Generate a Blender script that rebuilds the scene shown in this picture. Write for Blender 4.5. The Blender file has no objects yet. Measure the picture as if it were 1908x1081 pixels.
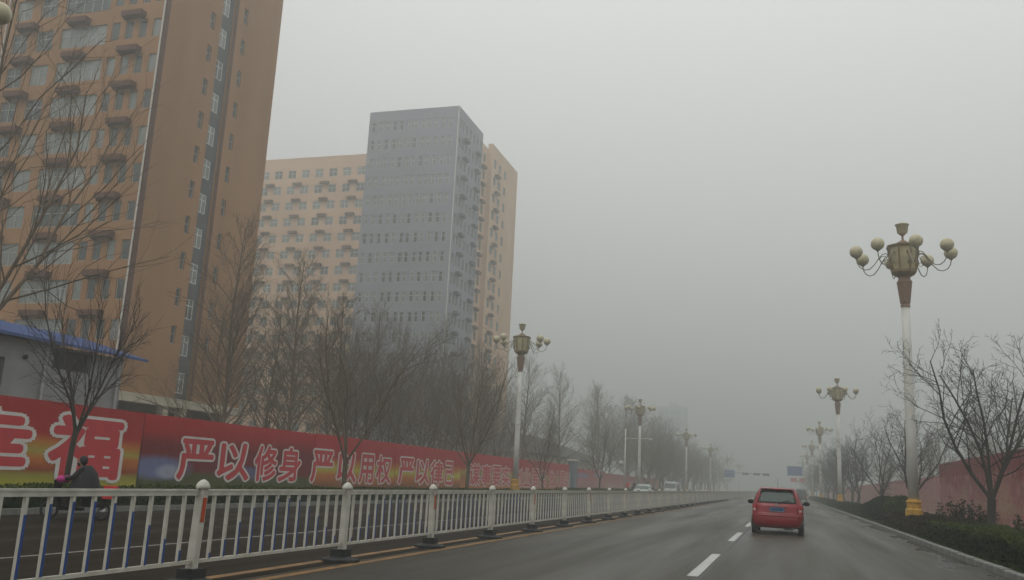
import bpy, math, random
from math import radians as R, sin, cos, pi, atan2, sqrt
from mathutils import Vector, Matrix

scene = bpy.context.scene
col = scene.collection

# ------------------------------------------------------------------ camera
FOC = 1668.0; CAMZ = 1.4
PITCH, ROLL, YAW = R(11.85), R(2.82), R(17.2)
fw = Matrix.Rotation(YAW, 3, 'Z') @ Vector((0, cos(PITCH), sin(PITCH)))
r0 = Matrix.Rotation(YAW, 3, 'Z') @ Vector((1, 0, 0))
u0 = r0.cross(fw)
rt = cos(ROLL) * r0 + sin(ROLL) * u0
up = -sin(ROLL) * r0 + cos(ROLL) * u0
cd = bpy.data.cameras.new('camera')
cam = bpy.data.objects.new('camera', cd); col.objects.link(cam)
m3 = Matrix((rt, up, -fw)).transposed()
cam.matrix_world = Matrix.Translation((0, 0, CAMZ)) @ m3.to_4x4()
cd.sensor_width = 36; cd.lens = 36 * FOC / 1908
cd.clip_start = 0.1; cd.clip_end = 6000
scene.camera = cam

# ------------------------------------------------------------------ world, sun, exposure
SUN_EL, SUN_ROT = R(52), R(200)
w = bpy.data.worlds.new('World'); scene.world = w; w.use_nodes = True
nt = w.node_tree; nt.nodes.clear()
def WN(t): return nt.nodes.new(t)
out = WN('ShaderNodeOutputWorld'); bg = WN('ShaderNodeBackground'); bg.inputs[1].default_value = 0.1
sky = WN('ShaderNodeTexSky'); sky.sky_type = 'NISHITA'; sky.sun_disc = False
sky.sun_elevation = SUN_EL; sky.sun_rotation = SUN_ROT; sky.air_density = 1.0; sky.dust_density = 6.0
bw = WN('ShaderNodeRGBToBW'); nt.links.new(sky.outputs[0], bw.inputs[0])
# overcast: mostly an even cloud layer with the sky's brightness faintly behind it
tc = WN('ShaderNodeTexCoord'); sx = WN('ShaderNodeSeparateXYZ'); nt.links.new(tc.outputs['Generated'], sx.inputs[0])
mx = WN('ShaderNodeMath'); mx.operation = 'MAXIMUM'; mx.inputs[1].default_value = 0.0
nt.links.new(sx.outputs['Z'], mx.inputs[0])
ov = WN('ShaderNodeMath'); ov.operation = 'MULTIPLY_ADD'; ov.inputs[1].default_value = 2 / 3; ov.inputs[2].default_value = 1 / 3
nt.links.new(mx.outputs[0], ov.inputs[0])
cl = WN('ShaderNodeMath'); cl.operation = 'MULTIPLY_ADD'; cl.inputs[1].default_value = 0.06; cl.inputs[2].default_value = 13.2
nt.links.new(bw.outputs[0], cl.inputs[0])
ml = WN('ShaderNodeMath'); ml.operation = 'MULTIPLY'
nt.links.new(ov.outputs[0], ml.inputs[0]); nt.links.new(cl.outputs[0], ml.inputs[1])
tint = WN('ShaderNodeVectorMath'); tint.operation = 'SCALE'; tint.inputs[0].default_value = (0.985, 1.0, 0.99)
nt.links.new(ml.outputs[0], tint.inputs['Scale'])
nt.links.new(tint.outputs[0], bg.inputs[0]); nt.links.new(bg.outputs[0], out.inputs[0])

sd = bpy.data.lights.new('sun', 'SUN'); sd.energy = 0.5; sd.angle = R(25); sd.color = (1, 0.97, 0.92)
so = bpy.data.objects.new('sun', sd); col.objects.link(so)
sdir = Vector((sin(SUN_ROT) * cos(SUN_EL), cos(SUN_ROT) * cos(SUN_EL), sin(SUN_EL)))
so.rotation_euler = sdir.to_track_quat('Z', 'Y').to_euler()
so.location = (0, -20, 80)

scene.view_settings.view_transform = 'Standard'; scene.view_settings.look = 'None'
scene.view_settings.exposure = -0.08; scene.view_settings.gamma = 1.0
scene.view_settings.use_curve_mapping = False
scene.render.engine = 'CYCLES'
cy = scene.cycles
cy.use_denoising = True; cy.max_bounces = 6; cy.diffuse_bounces = 3; cy.glossy_bounces = 2
cy.transmission_bounces = 3; cy.volume_bounces = 1; cy.transparent_max_bounces = 6

# ------------------------------------------------------------------ helpers
class MB:
    def __init__(s): s.v = []; s.f = []; s.m = []; s.sm = []
    def add(s, vs, fs, mi=0, smooth=False):
        b = len(s.v); s.v += [tuple(p) for p in vs]
        for f in fs:
            s.f.append(tuple(b + i for i in f)); s.m.append(mi); s.sm.append(smooth)
    def box(s, x0, x1, y0, y1, z0, z1, mi=0):
        s.add([(x0,y0,z0),(x1,y0,z0),(x1,y1,z0),(x0,y1,z0),(x0,y0,z1),(x1,y0,z1),(x1,y1,z1),(x0,y1,z1)],
              [(3,2,1,0),(4,5,6,7),(0,1,5,4),(1,2,6,5),(2,3,7,6),(3,0,4,7)], mi)
    def frust(s, cx, cy_, prof, n=8, mi=0, smooth=False, ph=0.0, cap=True):
        """lathe: prof = [(r,z)...] bottom to top"""
        vs = []; fs = []
        for r, z in prof:
            for k in range(n):
                a = ph + 2 * pi * k / n; vs.append((cx + r * cos(a), cy_ + r * sin(a), z))
        for i in range(len(prof) - 1):
            for k in range(n):
                a = i * n + k; b = i * n + (k + 1) % n
                fs.append((a, b, b + n, a + n))
        s.add(vs, fs, mi, smooth)
        if cap:
            L = (len(prof) - 1) * n; b0 = len(s.v) - len(vs)
            s.f.append(tuple(b0 + k for k in reversed(range(n)))); s.m.append(mi); s.sm.append(False)
            s.f.append(tuple(b0 + L + k for k in range(n))); s.m.append(mi); s.sm.append(False)
    def tube(s, pts, rads, n=4, mi=0, smooth=True, cap=False):
        vs = []; fs = []; pts = [Vector(p) for p in pts]
        if not hasattr(rads, '__len__'): rads = [rads] * len(pts)
        ref = Vector((0.31, 0.17, 0.93)).normalized()
        for i, p in enumerate(pts):
            d = (pts[min(i + 1, len(pts) - 1)] - pts[max(i - 1, 0)])
            if d.length < 1e-9: d = Vector((0, 0, 1))
            d.normalize()
            a = d.cross(ref)
            if a.length < 0.05: a = d.cross(Vector((1, 0, 0)))
            a.normalize(); b = d.cross(a)
            for k in range(n):
                t = 2 * pi * k / n
                vs.append(p + (a * cos(t) + b * sin(t)) * rads[i])
        for i in range(len(pts) - 1):
            for k in range(n):
                a = i * n + k; b = i * n + (k + 1) % n
                fs.append((a, b, b + n, a + n))
        if cap:
            fs.append(tuple(reversed(range(n)))); fs.append(tuple((len(pts) - 1) * n + k for k in range(n)))
        s.add(vs, fs, mi, smooth)
    def sphere(s, c, r, seg=12, rings=8, mi=0, sz=None):
        sz = sz or (1, 1, 1); vs = []; fs = []
        for i in range(rings + 1):
            t = pi * i / rings
            for k in range(seg):
                a = 2 * pi * k / seg
                vs.append((c[0] + r * sz[0] * sin(t) * cos(a), c[1] + r * sz[1] * sin(t) * sin(a), c[2] - r * sz[2] * cos(t)))
        for i in range(rings):
            for k in range(seg):
                a = i * seg + k; b = i * seg + (k + 1) % seg
                fs.append((a, b, b + seg, a + seg))
        s.add(vs, fs, mi, True)
    def mesh(s, name, mats):
        me = bpy.data.meshes.new(name); me.from_pydata(s.v, [], s.f)
        for m in (mats if isinstance(mats, (list, tuple)) else [mats]): me.materials.append(m)
        me.polygons.foreach_set('material_index', s.m); me.polygons.foreach_set('use_smooth', s.sm)
        me.validate(); me.update(); return me
    def build(s, name, mats, parent=None, loc=(0, 0, 0), rz=0):
        return link(name, s.mesh(name, mats), parent, loc, rz)

def link(name, me, parent=None, loc=(0, 0, 0), rz=0):
    o = bpy.data.objects.new(name, me); col.objects.link(o)
    o.location = loc; o.rotation_euler = (0, 0, rz)
    if parent: o.parent = parent
    return o
def tag(o, label, cat, group=None, kind=None):
    o['label'] = label; o['category'] = cat
    if group: o['group'] = group
    if kind: o['kind'] = kind
    return o
def thing(name, label, cat, loc=(0, 0, 0), rz=0, group=None):
    o = link(name, None, None, loc, rz); return tag(o, label, cat, group)
def struct(o): o['kind'] = 'structure'; return o
KIDS = {}
def copy_tree(o, parent=None):
    c = o.copy(); col.objects.link(c); c.parent = parent
    for ch in o.children: copy_tree(ch, c)
    return c

def mat(name, c, rough=0.8, var=0.12, scale=3.0, bump=0.0, metal=0.0, c2=None, detail=6.0, spec=0.5, bscale=None, stretch=None):
    m = bpy.data.materials.new(name); m.use_nodes = True; t = m.node_tree; n = t.nodes; l = t.links
    b = n['Principled BSDF']; b.inputs['Roughness'].default_value = rough; b.inputs['Metallic'].default_value = metal
    b.inputs['Specular IOR Level'].default_value = spec
    tc = n.new('ShaderNodeTexCoord'); mp = n.new('ShaderNodeMapping'); l.new(tc.outputs['Object'], mp.inputs[0])
    if stretch: mp.inputs['Scale'].default_value = stretch
    no = n.new('ShaderNodeTexNoise'); no.inputs['Scale'].default_value = scale; no.inputs['Detail'].default_value = detail
    l.new(mp.outputs[0], no.inputs[0])
    rp = n.new('ShaderNodeValToRGB'); l.new(no.outputs[0], rp.inputs[0])
    if c2 is None:
        a = tuple(max(0, x * (1 - var)) for x in c); b2 = tuple(min(1, x * (1 + var)) for x in c)
    else: a, b2 = c, c2
    rp.color_ramp.elements[0].position = 0.33; rp.color_ramp.elements[0].color = (*a, 1)
    rp.color_ramp.elements[1].position = 0.67; rp.color_ramp.elements[1].color = (*b2, 1)
    l.new(rp.outputs[0], b.inputs['Base Color'])
    if bump:
        n2 = n.new('ShaderNodeTexNoise'); n2.inputs['Scale'].default_value = bscale or scale * 6
        l.new(mp.outputs[0], n2.inputs[0])
        bp = n.new('ShaderNodeBump'); bp.inputs['Strength'].default_value = bump; bp.inputs['Distance'].default_value = 0.02
        l.new(n2.outputs[0], bp.inputs['Height']); l.new(bp.outputs[0], b.inputs['Normal'])
    return m

M = {}
M['white'] = mat('white_paint', (0.66, 0.655, 0.62), 0.45, 0.08, 2.5, c2=(0.58, 0.57, 0.52))
M['barrier'] = mat('barrier_paint', (0.38, 0.365, 0.31), 0.55, c2=(0.54, 0.525, 0.465), scale=5)
M['blue_strip'] = mat('blue_reflective_strip', (0.02, 0.06, 0.22), 0.4, 0.15, 6)
M['orange'] = mat('orange_reflector', (0.42, 0.06, 0.015), 0.4, 0.15, 30)
M['rubber'] = mat('black_rubber', (0.018, 0.02, 0.02), 0.7, 0.3, 9, bump=0.2)
M['peach'] = mat('peach_render', (0.30, 0.155, 0.068), 0.9, c2=(0.38, 0.20, 0.09), scale=0.25, detail=10, bump=0.08, bscale=3, stretch=(1, 1, .25))  # near tower's peach, with corner darkening put into the colour
M['peach_pale'] = mat('peach_render_fogged', (0.60, 0.40, 0.26), 0.9, c2=(0.70, 0.475, 0.315), scale=0.2, detail=8)  # same peach paint made paler; fog brightness is in the colour
M['grey_wall'] = mat('grey_render', (0.235, 0.25, 0.295), 0.9, c2=(0.275, 0.29, 0.335), scale=0.12, detail=8)
M['stair'] = mat('stair_strip_grey', (0.085, 0.095, 0.105), 0.8, 0.1, 0.8)
M['cream'] = mat('cream_stone', (0.60, 0.55, 0.43), 0.85, 0.1, 0.9)
M['inside_shade'] = mat('interior_shade_black', (0.02, 0.02, 0.02), 0.9, 0.3, 0.7)  # near-black puts the shade of unlit rooms into the colour
M['ledge'] = mat('ledge_brown', (0.10, 0.036, 0.02), 0.85, 0.15, 1.5)
M['ledge_grey'] = mat('ledge_grey', (0.05, 0.055, 0.065), 0.85, 0.15, 1.5)
M['frame'] = mat('window_frame_white', (0.42, 0.44, 0.42), 0.5, 0.06, 4)
M['roofing'] = mat('flat_roof_grey', (0.22, 0.22, 0.21), 0.9, 0.1, 0.5)
def glass(name, c, rough=0.12):
    m = mat(name, c, rough, 0.35, 0.35, spec=0.8); return m
M['glass'] = glass('window_glass', (0.05, 0.065, 0.065))
M['glass_pale'] = glass('window_glass_pale', (0.22, 0.235, 0.225), 0.25)  # pale tint, also stands in for sky reflected in upper panes
M['glass_dark'] = glass('window_glass_dark', (0.02, 0.022, 0.022), 0.3)  # darkest pane tone
M['bark'] = mat('bark_brown', (0.075, 0.053, 0.032), 0.95, c2=(0.13, 0.095, 0.06), scale=7, bump=0.5, stretch=(1, 1, 0.3))
M['bark_pale'] = mat('bark_poplar', (0.095, 0.067, 0.04), 0.95, c2=(0.16, 0.118, 0.075), scale=5, bump=0.4, stretch=(1, 1, 0.3))
M['bark_dark'] = mat('bark_near_black', (0.022, 0.018, 0.014), 0.85, c2=(0.045, 0.036, 0.028), scale=8, bump=0.5, stretch=(1, 1, 0.3))  # darkest bark tone
M['lamp_tan'] = mat('lamp_globe_cream', (0.47, 0.42, 0.27), 0.4, 0.1, 5)
M['lamp_gold'] = mat('lamp_gold_paint', (0.21, 0.15, 0.065), 0.45, 0.2, 6)
M['lamp_brown'] = mat('lamp_brown_paint', (0.20, 0.115, 0.07), 0.5, 0.2, 6)
M['lamp_panel'] = mat('lamp_panel_amber', (0.42, 0.36, 0.20), 0.35, 0.15, 3)
M['lamp_metal'] = mat('lamp_arm_metal', (0.22, 0.19, 0.13), 0.45, 0.15, 6)
M['yellow'] = mat('yellow_base_paint', (0.50, 0.27, 0.035), 0.5, 0.2, 5)
M['sign_blue'] = mat('sign_blue', (0.02, 0.09, 0.28), 0.4, 0.1, 2)
M['sign_red'] = mat('sign_red', (0.55, 0.03, 0.03), 0.4, 0.1, 2)
M['steel'] = mat('galvanised_steel', (0.40, 0.41, 0.40), 0.5, 0.1, 3)
M['sign_green'] = mat('signal_housing', (0.02, 0.035, 0.03), 0.5, 0.1, 2)
M['line_white'] = mat('line_paint_white', (0.50, 0.50, 0.47), 0.6, c2=(0.33, 0.33, 0.31), scale=9)
M['line_grey'] = mat('line_paint_grey', (0.22, 0.21, 0.18), 0.6, c2=(0.12, 0.11, 0.10), scale=9)  # greyer and darker than the lane dash paint
M['line_yellow'] = mat('line_paint_yellow', (0.25, 0.125, 0.03), 0.6, c2=(0.13, 0.07, 0.022), scale=4)
M['kerb'] = mat('kerb_concrete', (0.22, 0.22, 0.20), 0.8, c2=(0.13, 0.13, 0.12), scale=3, bump=0.3)
M['soil'] = mat('verge_soil', (0.018, 0.016, 0.010), 0.95, c2=(0.03, 0.028, 0.014), scale=2, bump=0.6, spec=0.15)
M['ground'] = mat('ground_earth', (0.07, 0.065, 0.05), 0.95, c2=(0.11, 0.10, 0.08), scale=0.3)
M['pave'] = mat('pavement_grey', (0.16, 0.155, 0.145), 0.7, c2=(0.20, 0.195, 0.18), scale=0.9)
M['leaf'] = mat('leaf_dark', (0.008, 0.015, 0.004), 0.85, c2=(0.018, 0.03, 0.008), scale=1.4, spec=0.12)  # deep green, with hedge-side shade put in; also shrubs
M['leaf_top'] = mat('leaf_lit_yellow_green', (0.024, 0.042, 0.006), 0.8, c2=(0.055, 0.072, 0.012), scale=1.2, spec=0.12)  # brighter green, painted top light on hedges; also grass and a bush
M['leaf_red'] = mat('leaf_reddish', (0.03, 0.012, 0.008), 0.85, c2=(0.03, 0.03, 0.014), scale=2, spec=0.12)
M['car_red'] = mat('car_red_paint', (0.24, 0.003, 0.010), 0.28, 0.08, 2)
M['car_white'] = mat('car_white_paint', (0.27, 0.29, 0.28), 0.3, 0.05, 2)
M['car_pale'] = mat('car_pale_green_paint', (0.28, 0.34, 0.31), 0.3, 0.05, 2)
M['car_dark'] = mat('car_dark_paint', (0.03, 0.03, 0.035), 0.3, 0.05, 2)
M['car_glass'] = mat('car_glass', (0.03, 0.05, 0.042), 0.15, 0.1, 2, spec=.6)
M['tyre'] = mat('tyre_rubber', (0.015, 0.015, 0.015), 0.8, 0.2, 20)
M['rim'] = mat('wheel_rim', (0.45, 0.45, 0.45), 0.35, 0.05, 4, metal=0.8)
M['lens_red'] = mat('lamp_lens_red', (0.45, 0.03, 0.035), 0.2, 0.1, 8)
M['lens_clear'] = mat('lamp_lens_clear', (0.60, 0.50, 0.48), 0.2, 0.1, 8)
M['chrome'] = mat('chrome', (0.6, 0.6, 0.6), 0.2, 0.02, 4, metal=1.0)
M['plate'] = mat('number_plate_blue', (0.01, 0.06, 0.16), 0.4, 0.05, 4)
M['black'] = mat('black_plastic', (0.01, 0.01, 0.01), 0.7, 0.1, 4, spec=0.15)
M['hut_wall'] = mat('hut_panel_offwhite', (0.30, 0.31, 0.31), 0.7, c2=(0.20, 0.20, 0.195), scale=0.8)
M['hut_blue'] = mat('hut_roof_blue', (0.02, 0.065, 0.22), 0.45, 0.15, 1.2)
M['roof_dark'] = mat('roof_tile_dark', (0.07, 0.06, 0.055), 0.85, 0.2, 2)
M['skin'] = mat('skin', (0.38, 0.22, 0.15), 0.6, 0.05, 8)
M['coat_red'] = mat('coat_red', (0.55, 0.02, 0.02), 0.8, 0.1, 8)
M['coat_dark'] = mat('coat_dark', (0.012, 0.012, 0.015), 0.85, 0.1, 8)
M['magenta'] = mat('magenta_cloth', (0.40, 0.02, 0.18), 0.8, 0.1, 8)
M['char_red'] = mat('print_red', (0.48, 0.018, 0.03), 0.6, 0.05, 2)
M['char_white'] = mat('print_white', (0.60, 0.57, 0.54), 0.6, 0.05, 2)

# ------------------------------------------------------------------ asphalt (wet, with stains of its own)
def road_mat(name, c1, c2, wet=0.5, spec=0.2):
    m = bpy.data.materials.new(name); m.use_nodes = True; t = m.node_tree; n = t.nodes; l = t.links
    b = n['Principled BSDF']; b.inputs['Specular IOR Level'].default_value = spec
    tc = n.new('ShaderNodeTexCoord')
    def noise(sc, stretch, det=6):
        mp = n.new('ShaderNodeMapping'); mp.inputs['Scale'].default_value = stretch; l.new(tc.outputs['Object'], mp.inputs[0])
        no = n.new('ShaderNodeTexNoise'); no.inputs['Scale'].default_value = sc; no.inputs['Detail'].default_value = det
        l.new(mp.outputs[0], no.inputs[0]); return no
    big = noise(0.5, (1.0, 0.12, 1)); fine = noise(45, (1, 1, 1), 3); pud = noise(0.55, (1.0, 0.35, 1), 4)
    rp = n.new('ShaderNodeValToRGB'); l.new(big.outputs[0], rp.inputs[0])
    rp.color_ramp.elements[0].position = 0.35; rp.color_ramp.elements[0].color = (*c1, 1)
    rp.color_ramp.elements[1].position = 0.68; rp.color_ramp.elements[1].color = (*c2, 1)
    mixf = n.new('ShaderNodeMixRGB'); mixf.blend_type = 'MULTIPLY'; mixf.inputs[0].default_value = 0.6
    rf = n.new('ShaderNodeValToRGB'); l.new(fine.outputs[0], rf.inputs[0])
    rf.color_ramp.elements[0].position = 0.3; rf.color_ramp.elements[0].color = (0.55, 0.55, 0.55, 1)
    rf.color_ramp.elements[1].position = 0.7; rf.color_ramp.elements[1].color = (1.15, 1.12, 1.08, 1)
    l.new(rp.outputs[0], mixf.inputs[1]); l.new(rf.outputs[0], mixf.inputs[2])
    # wet patches, many near the right kerb
    sp = n.new('ShaderNodeSeparateXYZ'); l.new(tc.outputs['Object'], sp.inputs[0])
    mr = n.new('ShaderNodeMapRange'); mr.inputs[1].default_value = 2.3; mr.inputs[2].default_value = 4.0
    mr.inputs[3].default_value = -0.12; mr.inputs[4].default_value = 0.17; l.new(sp.outputs['X'], mr.inputs[0])
    ad = n.new('ShaderNodeMath'); ad.operation = 'ADD'; l.new(pud.outputs[0], ad.inputs[0]); l.new(mr.outputs[0], ad.inputs[1])
    rw = n.new('ShaderNodeValToRGB'); l.new(ad.outputs[0], rw.inputs[0])
    rw.color_ramp.elements[0].position = 0.60; rw.color_ramp.elements[0].color = (0, 0, 0, 1)
    rw.color_ramp.elements[1].position = 0.66; rw.color_ramp.elements[1].color = (1, 1, 1, 1)
    dk = n.new('ShaderNodeMixRGB'); dk.blend_type = 'MULTIPLY'; dk.inputs[2].default_value = (0.45, 0.45, 0.45, 1)
    l.new(rw.outputs[0], dk.inputs[0]); l.new(mixf.outputs[0], dk.inputs[1]); l.new(dk.outputs[0], b.inputs['Base Color'])
    ro = n.new('ShaderNodeMapRange'); ro.inputs[3].default_value = wet; ro.inputs[4].default_value = 0.16
    l.new(rw.outputs[0], ro.inputs[0]); big2 = noise(0.8, (1.2, 0.06, 1), 5)
    rv = n.new('ShaderNodeMapRange'); rv.inputs[1].default_value = .3; rv.inputs[2].default_value = .7; rv.inputs[3].default_value = -.16; rv.inputs[4].default_value = .14; l.new(big2.outputs[0], rv.inputs[0])
    ra = n.new('ShaderNodeMath'); ra.operation = 'ADD'; ra.use_clamp = True; l.new(ro.outputs[0], ra.inputs[0]); l.new(rv.outputs[0], ra.inputs[1]); l.new(ra.outputs[0], b.inputs['Roughness'])
    bp = n.new('ShaderNodeBump'); bp.inputs['Strength'].default_value = 0.25; bp.inputs['Distance'].default_value = 0.01
    inv = n.new('ShaderNodeMath'); inv.operation = 'SUBTRACT'; inv.inputs[0].default_value = 1.0; l.new(rw.outputs[0], inv.inputs[1])
    mb = n.new('ShaderNodeMath'); mb.operation = 'MULTIPLY'; l.new(fine.outputs[0], mb.inputs[0]); l.new(inv.outputs[0], mb.inputs[1])
    l.new(mb.outputs[0], bp.inputs['Height']); l.new(bp.outputs[0], b.inputs['Normal'])
    return m
M['road'] = road_mat('asphalt_wet', (0.026, 0.022, 0.014), (0.050, 0.043, 0.030), 0.42)
M['road_far'] = road_mat('asphalt_shade_toned', (0.014, 0.010, 0.006), (0.022, 0.016, 0.010), 0.7, 0.08)  # base colour lowered to carry reflected dark trees and corner falloff

# ================================================================== GROUND AND ROADS
def sheet(name, x0, x1, y0, y1, z, m, ny=1):
    mb = MB(); ys = [y0 + (y1 - y0) * k / ny for k in range(ny + 1)]
    for a, b in zip(ys, ys[1:]): mb.add([(x0,a,z),(x1,a,z),(x1,b,z),(x0,b,z)], [(0,1,2,3)])
    return struct(mb.build(name, m))
sheet('ground', -1500, 1500, -300, 2600, -0.02, M['ground'])
sheet('road', -6.55, 4.0, -30, 1500, 0.0, M['road'])
sheet('opposite_road', -17.3, -6.55, -30, 1500, 0.0, M['road_far'])
def verge(name, x0, x1, m):
    mb = MB(); mb.box(x0, x1, -30, 1500, -0.3, 0.11); return struct(mb.build(name, m))
verge('right_verge', 4.15, 8.6, M['soil'])
verge('left_verge', -22.0, -17.45, M['soil'])
mb = MB(); mb.box(8.6, 60, -30, 1500, -0.3, 0.10); struct(mb.build('right_pavement', M['pave']))
mb = MB(); mb.box(-26.3, -22.0, -30, 1500, -0.3, 0.10); struct(mb.build('left_pavement', M['pave']))
# lane markings
mb = MB()
for k in range(-1, 28):
    y = 15.2 + 10.85 * k; mb.add([(-1.54,y,0.004),(-1.36,y,0.004),(-1.36,y+5.4,0.004),(-1.54,y+5.4,0.004)], [(0,1,2,3)])
struct(mb.build('lane_dashes', M['line_white']))
mb = MB()
for x in (-6.98, -6.40):
    mb.add([(x,-30,0.004),(x+0.17,-30,0.004),(x+0.17,400,0.004),(x,400,0.004)], [(0,1,2,3)])
struct(mb.build('yellow_centre_lines', M['line_yellow']))
mb = MB()
mb.add([(-10.25,-30,0.004),(-10.15,-30,0.004),(-10.15,400,0.004),(-10.25,400,0.004)], [(0,1,2,3)])
struct(mb.build('opposite_lane_line', M['line_grey']))
# tar-filled slab joints
tar = mat('joint_tar', (0.03, 0.028, 0.026), 0.5, 0.2, 4)
mb = MB(); rj = random.Random(4)
y = 6.0
while y < 120:
    mb.add([(-6.1,y,0.004),(3.95,y+0.3,0.004),(3.95,y+0.33,0.004),(-6.1,y+0.035,0.004)], [(0,1,2,3)]); y += 6.0
mb.add([(-1.33,-10,0.004),(-1.28,-10,0.004),(-1.28,200,0.004),(-1.33,200,0.004)], [(0,1,2,3)])
struct(mb.build('road_joints', tar))
# kerbs, single stones while they can be told apart
def kerb_run(name, x0, x1, ya, yb):
    root = struct(link(name, None, None, (0, 0, 0)))
    s = MB(); s.add([(x0,0.01,-.1),(x1,0.01,-.1),(x1,0.985,-.1),(x0,0.985,-.1),
                     (x0,0.01,.12),(x1,0.01,.14),(x1,0.985,.14),(x0,0.985,.12),
                     (x0+.02*(1 if x1>0 else 1),0.01,.14),(x0+.02,0.985,.14)],
                    [(3,2,1,0),(0,1,5,8,4),(2,3,7,9,6),(1,2,6,5),(3,0,4,7),(4,8,9,7),(8,5,6,9)])
    me = s.mesh('kerb_stone', M['kerb']); r = random.Random(7)
    for y in range(ya, yb):
        o = link('kerb_stone', me, root, (r.uniform(-.006, .006), y, r.uniform(-.008, .006)))
    f = MB(); f.box(x0, x1, yb, 1500, -.1, .135); f.box(x0, x1, -30, ya, -.1, .135)
    o = f.build('kerb_line', M['kerb'], root); o['kind'] = 'stuff'
kerb_run('right_kerb', 4.0, 4.15, 12, 75)
kerb_run('left_kerb', -17.45, -17.3, 12, 60)

# ================================================================== BUILDINGS
def facade(mb, org, u, n, W_, z0, z1, rects, depth=0.18, mi=0):
    """wall plane with real openings; u = direction along, n = outward normal; rects (a0,a1,b0,b1)"""
    org = Vector(org); u = Vector(u); n = Vector(n)
    us = sorted({0.0, W_, *[round(r[0], 3) for r in rects], *[round(r[1], 3) for r in rects]})
    zs = sorted({z0, z1, *[round(r[2], 3) for r in rects], *[round(r[3], 3) for r in rects]})
    def P(a, z, d=0): return org + u * a + Vector((0, 0, z)) - n * d
    holes = set()
    for r in rects:
        for i in range(us.index(round(r[0], 3)), us.index(round(r[1], 3))):
            for j in range(zs.index(round(r[2], 3)), zs.index(round(r[3], 3))): holes.add((i, j))
    idx = {}; vs = []; fs = []
    def vi(i, j):
        if (i, j) not in idx: idx[i, j] = len(vs); vs.append(P(us[i], zs[j]))
        return idx[i, j]
    for i in range(len(us) - 1):
        for j in range(len(zs) - 1):
            if (i, j) not in holes: fs.append((vi(i, j), vi(i+1, j), vi(i+1, j+1), vi(i, j+1)))
    mb.add(vs, fs, mi)
    for a0, a1, b0, b1 in rects:
        q = [P(a0,b0),P(a1,b0),P(a1,b1),P(a0,b1),P(a0,b0,depth),P(a1,b0,depth),P(a1,b1,depth),P(a0,b1,depth)]
        mb.add(q, [(0,1,5,4),(1,2,6,5),(2,3,7,6),(3,0,4,7)], mi)

M['frame_b'] = mat('window_frame_bright', (0.75, 0.78, 0.76), 0.5, 0.06, 4)
WC = {}
def window_mesh(w_, h_, mull, trans, gm, key, fmat='frame'):
    """frame and pane meshes, local: x along wall, y = out is negative, origin at lower left corner"""
    k = (round(w_, 2), round(h_, 2), mull, trans, key, fmat)
    if k in WC: return WC[k]
    f = MB(); t = 0.055
    f.box(0, w_, -.03, .03, 0, t); f.box(0, w_, -.03, .03, h_ - t, h_)
    f.box(0, t, -.03, .03, t, h_ - t); f.box(w_ - t, w_, -.03, .03, t, h_ - t)
    for i in range(1, mull + 1):
        x = w_ * i / (mull + 1); f.box(x - .03, x + .03, -.035, .025, t, h_ - t)
    if trans: f.box(t, w_ - t, -.025, .02, h_ * trans - .025, h_ * trans + .025)
    g = MB(); g.box(t * .5, w_ - t * .5, .0, .012, t * .5, h_ - t * .5)
    WC[k] = (f.mesh('window', M[fmat]), g.mesh('pane', gm)); return WC[k]

rw = random.Random(11)
def put_window(parent, org, u, n, r, mull, trans, depth, panes=True, glasses=('glass','glass_pale'), wts=(1, 1), fmat='frame'):
    gk = rw.choices(glasses, wts)[0]
    fm, gm = window_mesh(r[1] - r[0], r[3] - r[2], mull, trans, M[gk], gk, fmat)
    u = Vector(u); n = Vector(n)
    p = Vector(org) + u * r[0] - n * depth + Vector((0, 0, r[2]))
    rz = atan2(u.y, u.x)
    o = link('window', fm, parent, p, rz)
    g = link('pane', gm, o)
    return o

# ---- near tower (peach render), south face at Y=52, east face at X=-45
A = thing('apartment_tower', 'tall peach apartment tower with grey stair strip, nearest building on the left', 'building', (-45, 52, 0))
ax, ay = -45.0, 52.0
FA = 2.93; base_z = 33.07
sills = [base_z + FA * k for k in range(-9, 8)]
TOPA = 58.0
def AL(x, y, z): return (x - ax, y - ay, z)
# south face: u = +X, from X=-85 to -45
us0 = -85.0
south = []
unit = [(-45.9, -45.2), (-47.15, -46.45), (-48.42, -47.7), (-49.7, -48.95), (-54.55, -50.2), (-57.0, -55.35), (-59.45, -57.9),
        (-62.9, -61.3), (-65.3, -63.7), (-70.4, -66.1), (-71.6, -70.9), (-73.0, -72.2)]
kinds = [0, 0, 0, 0, 4, 1, 1, 1, 1, 4, 0, 0]
for s_ in sills:
    if s_ < 6.2: continue
    for (a, b), k in zip(unit, kinds):
        zz0 = s_ - (0.22 if k else 0)
        south.append(((a - us0, b - us0, zz0, s_ + 1.5), k))
mb = MB()
facade(mb, AL(us0, ay, 0), (1,0,0), (0,-1,0), ax - us0, 6.1, TOPA, [r for r, k in south], 0.2)
# east face: u = +Y
east = []
e_st = (6.85, 8.55)
for k in range(-1, 11):
    pass
for i in range(17):
    zl = 36.62 - FA * 9 + FA * i
    if zl > 6.3 and zl + 1.45 < TOPA - 1: east.append(((5.45, 6.05, zl, zl + 1.42), 0))
    zr = 39.35 - FA * 10 + FA * i
    if zr > 6.3 and zr + 1.45 < TOPA - 1: east.append(((9.8, 10.4, zr, zr + 1.42), 0))
er = [r for r, k in east] + [(e_st[0], e_st[1], 6.1, TOPA)]
facade(mb, AL(ax, ay, 0), (0,1,0), (1,0,0), 15.5, 6.1, TOPA, er, 0.2)
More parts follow.
